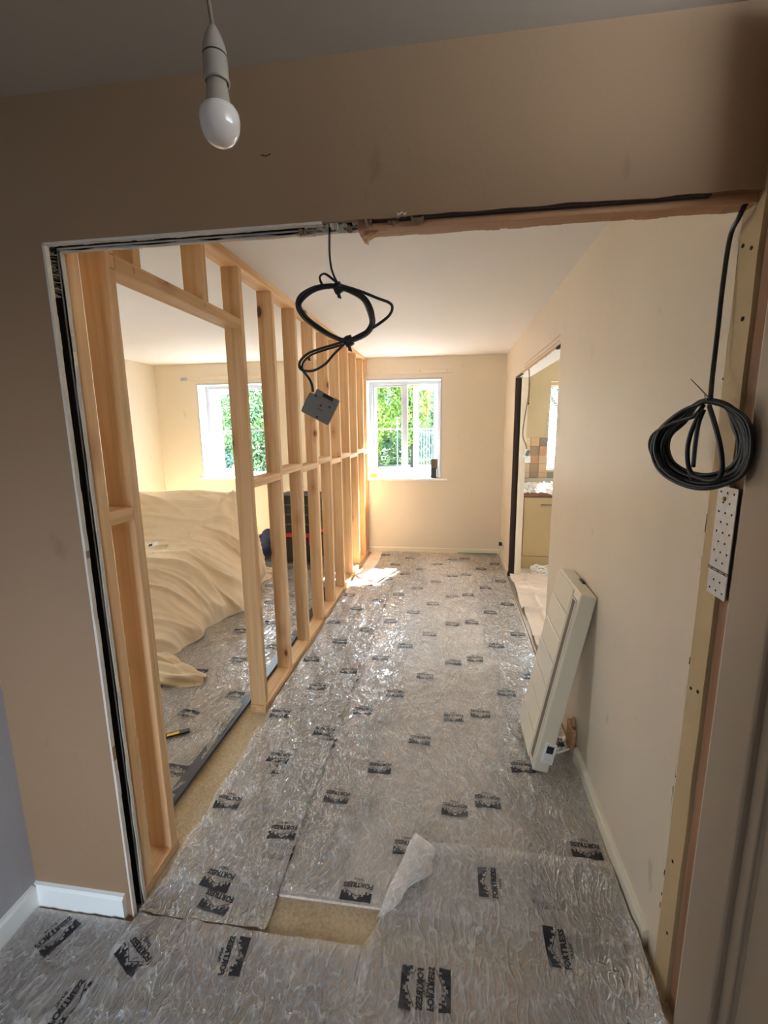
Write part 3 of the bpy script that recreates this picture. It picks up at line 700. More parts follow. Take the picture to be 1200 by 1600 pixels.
# ------------------------------------------------------------------ floor coverings
ZC = 0.011
def flat_cover(name, mat, pts, z, lab, cat):
    n = len(pts)
    v = [(p[0], p[1], 0.0005) for p in pts]+[(p[0], p[1], z) for p in pts]
    f = [tuple(range(n))[::-1], tuple(range(n, 2*n))]+[(i, (i+1) % n, n+(i+1) % n, n+i) for i in range(n)]
    return tag(mk(name, v, f, mat), lab, cat)
e = [(-0.985+ragged(30, .004, 60)[i], y) for i, y in enumerate(np.linspace(5.68, 1.262, 30))]
flat_cover('carpet', CARPET, [(XR-.016, 1.262), (XR-.016, 5.68)] + e, ZC, 'taupe carpet of the main room right of the partition', 'carpet')
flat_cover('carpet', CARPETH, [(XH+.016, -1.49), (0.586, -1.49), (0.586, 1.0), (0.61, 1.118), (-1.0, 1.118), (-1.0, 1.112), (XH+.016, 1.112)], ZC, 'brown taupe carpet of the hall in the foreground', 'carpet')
flat_cover('carpet', CARPET, [(-3.79, 1.2), (-1.165, 1.2), (-1.165, 5.68), (-3.79, 5.68)], ZC, 'taupe carpet of the left room under film', 'carpet')

def film_h(x, y, seed, amp=1.0):
    x = np.asarray(x, float); y = np.asarray(y, float)
    wx = x+0.25*vnoise(x*2.2, y*2.2, seed)+0.05*vnoise(x*9, y*9, seed+1); wy = y+0.25*vnoise(x*2+9, y*2+4, seed+2)
    h = 0.0060*ridge(wx*14, wy*3.5, seed+3)**3*vnoise(x*2, y*2, seed+4)
    h = h + 0.0045*ridge(wx*9+wy*12, wy*10-wx*6, seed+5)**4
    h = h + 0.0030*vnoise(x*5, y*4, seed+6) + 0.0022*ridge(wx*34, wy*16, seed+7)**2
    # long tension creases along the left edge of the lane
    t = np.clip((-0.35-x)/0.4, 0, 1); h = h + t*0.0045*ridge(wx*22+wy*3, wy*1.6, seed+8)**4
    g_ = np.clip(1-np.abs(y-1.195)/0.075, 0, 1); sag = g_*g_*(3-2*g_)
    return h*amp, sag

class Film:
    def __init__(s, name, inside, x0, x1, y0, y1, step, base, seed, mat, lab, amp=1.0, sagk=0.010, extra=None, part_of=None):
        s.seed, s.base, s.amp, s.sagk, s.extra = seed, base, amp, sagk, extra
        nx = int((x1-x0)/step)+1; ny = int((y1-y0)/step)+1
        X, Y = np.meshgrid(np.linspace(x0, x1, nx), np.linspace(y0, y1, ny))
        if isinstance(inside, tuple):      # (left edge fn, right edge fn): warp the columns so the edges follow
            lf, rf = inside
            u = (X-x0)/(x1-x0); L = lf(Y); Rr = rf(Y); X = L+(Rr-L)*u
        Z = s.z(X, Y)
        v = np.stack([X.ravel(), Y.ravel(), Z.ravel()], 1)
        idx = np.arange(nx*ny).reshape(ny, nx)
        f = np.stack([idx[:-1, :-1].ravel(), idx[:-1, 1:].ravel(), idx[1:, 1:].ravel(), idx[1:, :-1].ravel()], 1)
        s.o = mk(name, v, f.tolist(), mat, smooth=True, origin=(0, 0, 0) if part_of is None else None)
        tag(s.o, lab, 'floor film')
    def z(s, X, Y):
        h, sag = film_h(X, Y, s.seed, s.amp)
        z = s.base+h-sag*s.sagk
        if s.extra is not None: z = z+s.extra(X, Y)
        return np.maximum(z, 0.002)

def jag(seed, amp, f=6):
    return lambda t: amp*(vnoise(np.asarray(t)*f, np.asarray(t)*0+seed*3.3, seed)-0.5)*2
jl, jr = jag(1, .012), jag(2, .01)
climb = lambda X, Y: np.clip((X-0.585)/0.018, 0, 1)*0.02
A = Film('floor_film', (lambda y: -0.84+jl(y), lambda y: 0.598+0*y), -0.84, 0.598, 1.268, 5.672, 0.0115, ZC+0.002, 1, FILM,
         'clear printed film lane on the main room carpet', 1.0, 0.0)
B = Film('floor_film', (lambda y: -0.995+jl(y*1.3), lambda y: -0.57+jr(y)), -0.995, -0.57, 1.135, 4.7, 0.010, ZC+0.008, 5, FILM,
         'second film strip overlapping along the partition sole plate', 1.5, 0.009)
def c_left(y): return np.where(y < 1.16, -0.245+0.02*(y-1), np.where(y < 1.24, -0.235+0.03*(y-1.16)/.08*1.0, -0.205+0.10*np.clip((y-1.24)/0.3, 0, 1)**1.4))+jl(y*2)*.5
C = Film('floor_film', (c_left, lambda y: 0.596+0*y-0.02*np.clip((1.3-y)/.3, 0, 1)), -0.24, 0.596, 0.35, 1.52, 0.009, ZC+0.012, 9, FILM2,
         'overlapping film sheet in the right foreground sagging over the old wall line', 1.1, 0.014,
         extra=lambda X, Y: 0.05*np.clip((X-0.54)/0.056, 0, 1)**2*np.clip((1.33-Y)/.15, 0, 1)*np.clip((Y-.95)/.1, 0, 1))
D = Film('floor_film', (lambda y: -1.0+jl(y)*.8+0.0*y, lambda y: -0.225+jr(y)), -1.0, -0.225, 0.35, 1.128, 0.009, ZC+0.007, 12, FILM,
         'film sheet in the middle foreground of the hall', 1.6, 0.0)
EE = Film('floor_film', (lambda y: XH+0.02+0*y, lambda y: -0.955+jr(y)), -1.35, -0.955, 0.35, 1.105, 0.010, ZC+0.003, 14, FILM,
         'film sheet in the left foreground corner by the hall skirting', 1.0, 0.0)
Lf = Film('floor_film', (lambda y: -3.78+0*y, lambda y: -1.17+0*y), -3.78, -1.17, 1.25, 5.67, 0.02, ZC+0.003, 3, FILM,
         'printed film on the left room carpet around the covered sofa', 1.0, 0.0)
# folded flap on the left edge of sheet C
vv = []; nn = 16
for i in range(nn):
    t = i/(nn-1); y = 1.20+0.33*t; xl = float(c_left(np.array(y)))
    w = 0.125*math.sin(math.pi*min(1, t**1.3*0.97+.03))**0.8+0.012*math.sin(t*17)
    for j in range(6):
        s = j/5; vv.append((xl+w*s, y+0.02*s-0.01*math.sin(3*s+5*t), ZC+0.022+0.022*math.sin(math.pi*min(1, .15+.8*s))+0.004*math.sin(9*t+6*s)))
ff = [(i*6+j, i*6+j+1, (i+1)*6+j+1, (i+1)*6+j) for i in range(nn-1) for j in range(5)]
mk('folded_edge', vv, ff, film_mat('folded_film', 0.62, 0.5), C.o, smooth=True)

# dark tape strip along the left room film edge
b = MB(); ys_ = np.linspace(1.25, 5.6, 120)
v = []; 
for y in ys_: v += [(-1.205+0.003*math.sin(y*3), y, ZC+0.010), (-1.150+0.003*math.sin(y*3), y, ZC+0.010), (-1.146+0.003*math.sin(y*3), y, ZC-0.001)]
f = [(3*i+k, 3*i+k+1, 3*i+k+4, 3*i+k+3) for i in range(119) for k in (0, 1)]
tag(mk('tape_strip', v, f, TAPE), 'dark grey tape strip along the film edge left of the partition', 'tape')

# ------------------------------------------------------------------ printed marks on the film
def text_mesh(body, size, width, bold=0.016):
    cu = bpy.data.curves.new('txt', 'FONT'); cu.body = body; cu.size = 1.0; cu.align_x = 'CENTER'; cu.offset = bold; cu.resolution_u = 2
    o = bpy.data.objects.new('txt', cu); COL.objects.link(o)
    dg = bpy.context.evaluated_depsgraph_get(); dg.update()
    me = bpy.data.meshes.new_from_object(o.evaluated_get(dg))
    v = np.array([tuple(p.co) for p in me.vertices]); f = [tuple(p.vertices) for p in me.polygons]
    bpy.data.objects.remove(o); bpy.data.curves.remove(cu); bpy.data.meshes.remove(me)
    w = v[:, 0].max()-v[:, 0].min(); v[:, 0] = (v[:, 0]-(v[:, 0].max()+v[:, 0].min())/2)*width/w
    h = v[:, 1].max()-v[:, 1].min(); v[:, 1] = (v[:, 1]-v[:, 1].min())*size/h
    return v, f
TV, TF = [], []
def addt(v, f, dy):
    n = len(TV); TV.extend([(p[0], p[1]+dy) for p in v]); TF.extend([tuple(i+n for i in q) for q in f])
def rect(x0, x1, y0, y1, nx=1):
    for k in range(nx):
        a, c = x0+(x1-x0)*k/nx, x0+(x1-x0)*(k+1)/nx
        n = len(TV); TV.extend([(a, y0), (c, y0), (c, y1), (a, y1)]); TF.append((n, n+1, n+2, n+3))
v, f = text_mesh('FORTRESS', 0.0195, 0.105, 0.045); addt(v, f, -0.018)
v, f = text_mesh('TRADE', 0.0095, 0.038, 0.02); addt(v, f, -0.034)
rect(-0.054, 0.054, 0.040, 0.047, 10)
for sgn in (-1, 1):
    for (a, c, d) in ((.054, .044, .018), (.044, .038, .026), (.038, .032, .014), (.032, .026, .022), (.026, .018, .030), (.018, .012, .024), (.012, .005, .033)):
        rect(min(sgn*a, sgn*c), max(sgn*a, sgn*c), d-0.004 if a > .04 else d, 0.040)
    n = len(TV); p = [(0, .030), (sgn*.046, .0065), (sgn*.046, .0045), (0, .0275)]
    TV.extend(p); TF.append((n, n+1, n+2, n+3) if sgn < 0 else (n+3, n+2, n+1, n))
TV = np.array(TV)

def stamp(film, x, y, deg, mirror=False, scale=1.0):
    v = TV.copy()*scale
    if mirror: v[:, 0] *= -1
    a = math.radians(deg); c, s = math.cos(a), math.sin(a)
    X = x+c*v[:, 0]-s*v[:, 1]; Y = y+s*v[:, 0]+c*v[:, 1]
    Z = film.z(X, Y)+0.0012
    f = TF if not mirror else [q[::-1] for q in TF]
    mk('printed_mark', np.stack([X, Y, Z], 1), f, PRINT, film.o)
PER = 0.6165
for (x, y0) in ((.522, 1.582), (.350, 1.372), (.180, 1.766), (.033, 1.708), (-.138, 1.504), (-.306, 1.2885+PER), (-.470, 1.71), (-.615, 1.424), (-.785, 1.83)):
    y = y0
    while y < 5.6:
        stamp(A, x+random.uniform(-.006, .006), y, 180+random.uniform(-2, 2)); y += PER
stamp(A, -.300, 1.312, 178)
for (x, y0) in ((-.640, 1.50), (-.800, 1.285), (-.925, 1.614)):
    y = y0
    while y < 4.6:
        stamp(B, x+random.uniform(-.006, .006), y, 180+random.uniform(-6, 6)); y += PER
stamp(B, -.765, 1.215, 172)
stamp(C, .162, 1.384, 90); stamp(C, .356, 1.205, 92); stamp(C, -.026, 1.045, -90, True); stamp(C, -.074, 1.040, 90, True); stamp(C, .53, .985, 90)
stamp(D, -.925, 1.022, 152); stamp(D, -.641, 1.050, -84, True)
stamp(EE, -1.229, 1.041, -110, True); stamp(EE, -1.037, .884, -96, True)
for i, (x, y0) in enumerate(((-1.262, 1.74), (-1.44, 2.15), (-1.622, 1.965), (-1.80, 2.40), (-1.98, 2.21), (-2.16, 2.02), (-2.34, 2.45), (-2.52, 2.26))):
    y = y0
    while y < 5.6:
        if not (x < -1.95 and y < 4.4) and not (x < -1.7 and 2.6 < y < 4.2): stamp(Lf, x, y, random.uniform(-5, 5))
        y += PER

# ------------------------------------------------------------------ panel heater leaning on the right wall
tl = math.atan2(0.158, 0.858)
U = np.array([math.sin(tl), 0, math.cos(tl)]); Tn = np.array([math.cos(tl), 0, -math.sin(tl)]); Yv = np.array([0, 1.0, 0])
O = np.array([0.392, 1.95, 0.0115+0.017*0]); LH, WH, TH = 0.872, 0.385, 0.074
O[2] = 0.019+TH*math.sin(tl)*1.0*0+0.0; O = O + np.array([0, 0, TH*math.sin(tl)])*1.0; O[0] -= 0.004
HT = thing('panel_heater', O, 'long white electric panel heater leaning on end against the right wall', 'heater')
b = MB().obox(O+Tn*0.004, U*LH, Yv*WH, Tn*(TH-0.004)); b.mk('casing', HEATW, HT, bevel=0.007, seg=3)
ng = 7
for k in range(ng):
    a = 0.004+k*(LH-0.008)/ng; l = (LH-0.008)/ng-0.007
    b = MB().obox(O+U*a+Yv*0.085, U*l, Yv*(WH-0.09), Tn*0.006); b.v = [tuple(np.array(q)-Tn*0.003) for q in b.v]; b.mk('front_panel', HEATW, HT, bevel=0.002)
fr_ = MB()
g0, g1 = 0.016, 0.078; z0, z1 = 0.03, LH-0.035
fr_.obox(O+U*z0+Yv*g0-Tn*0.003, U*(z1-z0), Yv*0.008, Tn*0.008).obox(O+U*z0+Yv*(g1-.008)-Tn*0.003, U*(z1-z0), Yv*0.008, Tn*0.008)
fr_.obox(O+U*z0+Yv*g0-Tn*0.003, U*0.008, Yv*(g1-g0), Tn*0.008).obox(O+U*(z1-.008)+Yv*g0-Tn*0.003, U*0.008, Yv*(g1-g0), Tn*0.008)
gf = fr_.mk('grille_frame', HEATW, HT, bevel=0.003, seg=2)
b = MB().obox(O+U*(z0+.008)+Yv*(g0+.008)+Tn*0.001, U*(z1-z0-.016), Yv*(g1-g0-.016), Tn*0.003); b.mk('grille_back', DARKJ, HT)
for k in range(4):
    b = MB().obox(O+U*(z0+.008)+Yv*(g0+.0115+.0115*k)-Tn*0.001, U*(z1-z0-.016), Yv*0.005, Tn*0.004); b.mk('grille_bar', HEATD, HT)
b = MB().obox(O+U*0.055+Tn*0.028-Yv*0.012, U*0.105, Tn*0.05, Yv*0.013)
cp = b.mk('control_panel', WHITE, HT, bevel=0.004, seg=2)
b = MB().obox(O+U*0.112+Tn*0.036-Yv*0.0135, U*0.036, Tn*0.030, Yv*0.002); b.mk('display', BLACKP, cp)
for k in range(3):
    b = MB().obox(O+U*0.078+Tn*(0.036+0.011*k)-Yv*0.0135, U*0.008, Tn*0.007, Yv*0.002); b.mk('button', HEATW, cp)
b = MB().obox(O+U*(LH-.005)+Tn*(TH-.018)+Yv*0.17, U*0.012, Tn*0.014, Yv*0.06); b.mk('wall_bracket', BLACKP, HT, bevel=0.003)
b = MB().obox(O+U*0.50+Yv*0.055-Tn*0.0005+Yv*0.04, U*0.006, Yv*0.05, Tn*0.003); b.mk('badge', BLACKP, HT)
cb = spline([O+U*0.10+Tn*TH+Yv*0.05, O+U*0.11+Tn*(TH+.03)+Yv*.04, O+U*0.05+Tn*(TH+.04)+Yv*.09, np.array([0.575, 2.06, 0.075]), np.array([0.56, 2.10, 0.03])], 6)
MB().tube(cb, 0.004, 8).mk('flex', WHITE, HT, smooth=True)
# bare wood block left where the skirting was cut
g = thing('wood_offcut', (0.60, 2.22, 0), 'rough brown wood block at the end of the skirting behind the heater', 'wood block')
box('block', OLDW, 0.596, 0.6185, 2.10, 2.20, ZC, 0.145, g, bevel=0.004)
box('splinter', OLDW, 0.604, 0.6185, 2.13, 2.15, 0.145, 0.19, g, bevel=0.003)

# socket on the right wall near the far corner
def socket(name, x, y, z, lab, w=0.146, h=0.086):
    g = thing(name, (x, y, z), lab, 'socket')
    box('faceplate', WHITE, x-0.012, x-0.0005, y-w/2, y+w/2, z, z+h, g, bevel=0.003)
    for s in (-1, 1): box('outlet', BLACKP, x-0.0132, x-0.0118, y+s*0.035-0.012, y+s*0.035+0.012, z+0.02, z+0.05, g)
    return g
g = socket('wall_socket', XR, 5.42, 0.17, 'small white socket low on the right wall by the far corner')
box('plug', BLACKP, XR-0.05, XR-0.0125, 5.385, 5.425, 0.20, 0.24, g, bevel=0.005)

# ------------------------------------------------------------------ hanging bulb
bx, by = -0.354, 0.754
ax = Vector((-0.02, 0.02, 1)).normalized()
g = thing('pendant_bulb', (bx, by, 2.0), 'unlit white light bulb hanging on its lampholder in the hall', 'light bulb')
c0 = Vector((bx, by, 2.061))
prof = [(0.0005, -0.0405), (0.006, -0.0400), (0.012, -0.0382), (0.0185, -0.0345), (0.0245, -0.0275), (0.0285, -0.018), (0.0300, -0.007), (0.0295, 0.002), (0.0265, 0.0085), (0.0222, 0.0118), (0.0180, 0.0130)]
MB().lathe(prof, c0, ax, 40).mk('bulb_dome', BULBG, g, smooth=True)
MB().lathe([(0.0182, 0.0128), (0.0174, 0.020), (0.0158, 0.034), (0.0144, 0.048), (0.0138, 0.062)], c0, ax, 36).mk('bulb_body', BULBW, g, smooth=True)
hold = MB().lathe([(0.0165, 0.0440), (0.0190, 0.0440), (0.0195, 0.0465), (0.0184, 0.051), (0.0180, 0.077), (0.0172, 0.0785)], c0, ax, 36)
hold.lathe([(0.0165, 0.0442), (0.0160, 0.073)], c0, ax, 36).mk('lampholder', BULBW, g, smooth=True)
MB().lathe([(0.0168, 0.077), (0.0168, 0.081)], c0, ax, 36).mk('shadow_ring', HOLE, g, smooth=True)
MB().lathe([(0.0176, 0.0805), (0.0178, 0.083), (0.0160, 0.093), (0.012, 0.105), (0.0075, 0.114), (0.0045, 0.119), (0.0, 0.120)], c0, ax, 36).mk('holder_cap', BULBW, g, smooth=True)
MB().lathe([(0.0, 0.062), (0.0160, 0.062)], c0, ax, 24).mk('holder_inside', HOLE, g)
top = c0+ax*0.117
MB().tube(spline([top, top+Vector((-0.008, 0.002, 0.08)), (bx-.012, by+.01, 2.32), (bx-0.014, by+.01, 2.384)], 6), 0.0032, 8).mk('flex', plain('dull_flex', lin(128, 112, 96), 0.6), g, smooth=True)

# ------------------------------------------------------------------ hanging black cable with grey box (centre)
def S(px, py, y=1.165):
    d = r2*((px-600)/F_PX) - u2*((py-800)/F_PX) + fwd
    t = y/d.y; return Vector((d.x*t, y, CAM_H+d.z*t))
g = thing('hanging_cable', S(515, 366), 'black flat cable looped and tied, hanging from the opening head', 'cable')
def loop(pts, y0=1.165, wob=0.004, seed=0, closed=False):
    r = random.Random(seed); return spline([S(px, py, y0+r.uniform(-wob, wob)) for px, py in pts], 7, closed)
path = [(515, 356), (515, 395), (518, 420), (524, 436), (530, 446), (522, 438), (508, 428), (500, 432), (501, 440), (506, 448), (515, 450)]
MB().tube(loop(path, seed=1), 0.0042, 8, 0.6).mk('drop_wire', BLACK, g, smooth=True)
ring = [(528, 447), (550, 455), (570, 467), (581, 487), (584, 505), (575, 520), (558, 529), (541, 533), (520, 526), (500, 515), (480, 500), (468, 485), (467, 472), (475, 460), (492, 450), (510, 447)]
for k in range(6):
    rr = random.Random(40+k); ex, ey = rr.uniform(-3.5, 3.5), rr.uniform(-3.0, 3.0); sx = 1+rr.uniform(-.045, .045)
    pp = [(526+(x-526)*sx+ex+rr.uniform(-1, 1), 490+(y-490)*sx+ey*(0.3 if abs(x-530) < 25 else 1)) for x, y in ring]
    MB().tube(loop(pp, 1.165+0.004*(k-2.5), 0.002, 60+k, True), 0.0056, 8, 0.6, cap=False).mk('coil_turn', BLACK, g, smooth=True)
MB().tube(loop([(530, 445), (560, 454), (590, 466), (608, 473), (613, 481), (608, 493), (592, 506), (572, 518), (550, 529)], seed=5), 0.0056, 8, 0.6).mk('loose_turn', BLACK, g, smooth=True)
tail = [(543, 532), (520, 539), (500, 545), (482, 552), (470, 563), (468, 573), (474, 579), (490, 579), (508, 569), (522, 553), (540, 536)]
MB().tube(loop(tail, 1.162, .003, 6), 0.0052, 8, 0.6).mk('lower_loop', BLACK, g, smooth=True)
MB().tube(loop([(x+4, y+3) for x, y in tail[:6]], 1.168, .002, 8), 0.0040, 8, 0.65).mk('lower_loop', BLACK, g, smooth=True)
MB().tube(loop([(470, 572), (474, 580), (482, 590), (487, 600), (489, 612)], seed=7), 0.0034, 8).mk('lead', BLACK, g, smooth=True)
for (px, py) in ((528, 450), (545, 533)):
    c = S(px, py); MB().lathe([(0.0, -.010), (0.012, -.010), (0.014, 0), (0.012, .010), (0, .010)], c, (1, 0, 0.35), 12).mk('tape_tie', BLACKP, g, smooth=True)
    MB().obox(c+Vector((-.004, -.006, -.008)), (0.009, 0, -0.003), (0, 0.004, 0), (0.004, 0.0, -0.015)).mk('tape_tail', BLACKP, g)
c = S(480, 557); MB().obox(c, (0.006, 0, 0), (0, .004, 0), (.002, 0, -.010)).mk('tape_tail', BLACKP, g)
# grey box
g = thing('switch_box', S(500, 635), 'grey back box hanging at the end of the black cable', 'electrical box')
ctr = S(501, 637, 1.16); ux = (S(534, 668, 1.165)-S(470, 642, 1.15)); 
p_tl, p_tr, p_br, p_bl = S(487, 604, 1.16), S(531, 636, 1.175), S(514, 664, 1.175), S(470, 641, 1.155)
ex = (S(514, 665, 1.175)-S(470, 642, 1.155)); ey = (S(487, 606, 1.165)-S(470, 642, 1.155)); nz = ex.cross(ey).normalized()*(-1)
ex = ex*0.98; O2 = S(470, 642, 1.155)
if nz.y < 0: nz = -nz
MB().obox(O2, ex, ey*0.83, nz*0.022).mk('box_body', GREYBOX, g, bevel=0.002)
up = ey*0.26
MB().obox(O2+ex*0.16+ey*0.82, ex*0.26, up, nz*0.02).mk('box_lug', GREYBOX, g, bevel=0.002)
MB().obox(O2+ex*0.78+ey*0.82, ex*0.22, up, nz*0.02).mk('box_lug', GREYBOX, g, bevel=0.002)
MB().obox(O2+ex*0.42+ey*0.83, ex*0.36, up*0.3, nz*0.02).mk('box_lip', GREYBOX, g)
MB().obox(O2+ex*0.42+ey*0.90, ex*0.36, up*0.6, nz*0.004+nz*0.008).mk('dark_slot', HOLE, g)
for (a, c_) in ((.5, .55), (.55, .08), (.78, .66), (.22, .8)):
    MB().lathe([(0, 0), (0.0028, 0), (0.0028, 0.001)], O2+ex*a+ey*c_-nz*0.0012, nz, 10).mk('screw', BLACKP, g)
MB().obox(O2+ex*0.42+ey*0.38-nz*0.0008, ex*0.2, ey*0.02, nz*0.001).mk('moulded_line', BLACKP, g)

# ------------------------------------------------------------------ coil of black cable on the right
PA, PB = Vector((0.584, 1.052, 0)), Vector((0.500, 1.275, 0)); pd = (PB-PA).normalized(); pn = Vector((-pd.y, pd.x, 0))
if pn.x > 0: pn = -pn
def K(px, py, off=0.0):
    d = r2*((px-600)/F_PX) - u2*((py-800)/F_PX) + fwd; c = Vector((0, 0, CAM_H))
    q = PA+pn*off; t = (q-c).dot(pn)/d.dot(pn); return c+d*t
g = thing('cable_coil', K(1105, 640), 'big coil of black cable hanging at the right edge of the opening', 'cable')
dp = spline([(0.598, 1.155, 2.045), (0.592, 1.165, 2.02), S(1141, 370, 1.21), S(1130, 440, 1.20), S(1121, 520, 1.19), S(1114, 580, 1.18), K(1110, 622)], 8)
MB().tube(dp, 0.0050, 10).mk('drop_wire', BLACK, g, smooth=True)
ringR = [(1105, 624), (1135, 632), (1160, 655), (1170, 690), (1162, 728), (1140, 748), (1100, 757), (1062, 748), (1036, 728), (1026, 700), (1034, 672), (1062, 645), (1088, 630)]
for k in range(13):
    rr = random.Random(100+k); sx = 0.80+0.022*k+rr.uniform(-.03, .03); ex_, ey_ = rr.uniform(-4, 5), rr.uniform(-3, 5)
    pts = []
    for i, (x, y) in enumerate(ringR):
        top_ = 1 if y < 640 else 0
        f_ = sx if not top_ else 1.0
        pts.append(K(1100+(x-1100)*f_+ex_*(0.3 if top_ else 1)+rr.uniform(-1.5, 1.5), 692+(y-692)*(f_*(0.97))+ey_*(0.4 if top_ else 1), -0.010+0.0035*k*0.8))
    MB().tube(spline(pts, 7, True), 0.0046, 8, cap=False).mk('coil_turn', BLACK, g, smooth=True)
MB().tube(spline([K(1100, 632, .02), K(1085, 650, .03), K(1054, 660, .03), K(1022, 678, .02), K(1016, 700, .01), K(1030, 728, .02), K(1055, 745, .02)], 7), 0.0048, 8).mk('loose_turn', BLACK, g, smooth=True)
MB().tube(spline([K(1108, 634, .03), K(1116, 660, .035), K(1126, 700, .035), K(1128, 735, .035), K(1118, 750, .03), K(1095, 748, .03), K(1078, 735, .03), K(1074, 705, .035), K(1080, 675, .035), K(1094, 645, .03)], 7), 0.0048, 8).mk('loose_turn', BLACK, g, smooth=True)
MB().tube(spline([K(1100, 640, .025), K(1092, 660, .03), K(1087, 690, .03), K(1083, 730, .03)], 7), 0.0048, 8).mk('cable_end', BLACK, g, smooth=True)
MB().tube([K(1108, 622, .03), K(1092, 605, .035), K(1079, 592, .04)], [0.0012, 0.0012, 0.0007], 6).mk('tie_wire', plain('thin_green_wire', lin(90, 92, 60), 0.5), g)
for s in ((1105, 626), (1078, 742)):
    MB().tube([K(s[0]-4, s[1]-9, .03), K(s[0]-2, s[1], .04), K(s[0]+2, s[1]+8, .03), K(s[0]+1, s[1]+12, .0)], 0.0011, 6).mk('tie_wire', GREYBOX, g)

# punched steel nail plate
g = thing('nail_plate', (XR-0.006, 1.13, 1.2), 'galvanised punched steel nail plate fixed below the cable coil', 'nail plate')
y0, y1, z0, z1 = 1.083, 1.158, 1.200, 1.455
MB().box(XR-0.0075, XR-0.0055, y0, y1, z0, z1).mk('plate', STEEL, g)
for r_ in range(11):
    for c_ in range(3):
        yy = y0+0.012+c_*0.025+(0.0125 if r_ % 2 else 0); zz = z0+0.014+r_*0.0228
        if yy < y1-.004: MB().lathe([(0, 0), (0.0026, 0), (0.0026, 0.0006)], (XR-0.0082, yy, zz), (1, 0, 0), 8).mk('punched_hole', HOLE, g)
MB().lathe([(0, -0.004), (0.004, -0.003), (0.005, 0), (0.005, 0.001)], (XR-0.0082, 1.128, 1.428), (1, 0, 0), 10).mk('screw', plain('brass_screw', lin(150, 120, 60), 0.4, metal=0.7), g)
MB().box(XR-0.0088, XR-0.0075, y0-.003, y1+.003, 1.262, 1.2645).box(XR-0.0088, XR-0.0075, y0-.003, y1+.003, 1.258, 1.2595).mk('binding_wire', GREYBOX, g)

# ------------------------------------------------------------------ sofa under dust sheet (left room)
def interp(y, ks):
    xs_ = [k[0] for k in ks]; ys2 = [k[1] for k in ks]; return np.interp(y, xs_, ys2)
NYs, NS = 240, 150
yy = np.linspace(2.50, 4.83, NYs); ss = np.linspace(0, 1, NS)
Ytop = [(2.50, .015), (2.56, .05), (2.64, .20), (2.78, .40), (2.95, .50), (3.3, .545), (3.7, .575), (3.95, .62), (4.15, .78), (4.30, .885), (4.45, .925), (4.62, .925), (4.70, .88), (4.76, .55), (4.80, .12), (4.83, .014)]
Yr = [(2.50, -2.02), (2.62, -1.96), (2.9, -1.93), (3.24, -1.885), (3.64, -1.815), (4.0, -1.87), (4.4, -1.95), (4.7, -2.02), (4.83, -2.05)]   # foot of the drape
Yt = [(2.50, -2.30), (2.8, -2.42), (3.3, -2.42), (3.8, -2.36), (4.2, -2.33), (4.6, -2.30), (4.83, -2.30)]                              # shoulder
ZTs = interp(yy, Ytop); k5 = np.ones(7)/7
ZTs = np.convolve(np.pad(ZTs, 3, mode='edge'), k5, 'valid')
RX = interp(yy, Yr)+0.03*np.sin(yy*9)+0.012*np.sin(yy*23); TX = interp(yy, Yt)+0.02*np.sin(yy*6+1)
V = np.zeros((NYs, NS, 3))
for i, y in enumerate(yy):
    s = ss; z = np.zeros(NS); x = np.zeros(NS)
    split = 0.45
    a = s < split
    x[a] = XL+0.02+(TX[i]-XL-0.02)*(s[a]/split); z[a] = ZTs[i]
    t = (s[~a]-split)/(1-split)
    prof_ = np.cos(np.clip(t, 0, 1)*math.pi/2)**0.85
    bulge = 0.10*np.sin(math.pi*t)*(ZTs[i]/0.6)
    steep = np.clip((y-3.9)/0.4, 0, 1)
    xx = t**(1.15) * (1-steep)+steep*(t**0.9)
    x[~a] = TX[i]+(RX[i]-TX[i])*xx + bulge*0.25; z[~a] = ZTs[i]*prof_+bulge*0.5*(1-steep)
    z = np.maximum(z, 0.014)
    V[i, :, 0] = x; V[i, :, 1] = y; V[i, :, 2] = z
# folds: displaced along approximate normals
Sg, Yg = np.meshgrid(ss, yy)
wp = Yg+0.30*np.sin(Sg*3.0+0.5)+0.12*vnoise(Sg*4, Yg*3, 2)
fold = 0.075*ridge(wp*3.6, Sg*1.5, 4)**3 + 0.040*ridge(wp*8+3, Sg*2.6, 6)**4 + 0.014*ridge(wp*19+1, Sg*5+wp*4, 7)**3 + 0.008*vnoise(Sg*30, Yg*14, 8)
back = np.clip((Yg-3.95)/0.3, 0, 1)
wq = Sg*3.0+Yg*2.2+0.35*vnoise(Sg*3, Yg*3, 9)
fold = fold*(1-back*0.75) + back*(0.06*ridge(Yg*7+Sg*1.6, Sg*1.2, 10)**4+0.04*ridge(wq*3.0, Yg*2, 11)**4)
du = np.gradient(V, axis=0); dv = np.gradient(V, axis=1); nr = np.cross(dv, du); nl = np.linalg.norm(nr, axis=2, keepdims=True); nr = nr/np.maximum(nl, 1e-9)
nr = np.where(nr[..., 2:3] < 0, -nr, nr)
damp = np.clip(V[..., 2:3]/0.12, 0.12, 1)
crest = np.clip((4.66-Yg)/0.12, 0, 1)*np.where((Yg > 4.2) & (Sg < .5), 0.45, 1.0)
V = V+nr*((fold*crest)[..., None]-0.012)*damp; V[..., 2] = np.maximum(V[..., 2], 0.014+0.006*vnoise(Sg*20, Yg*12, 3))
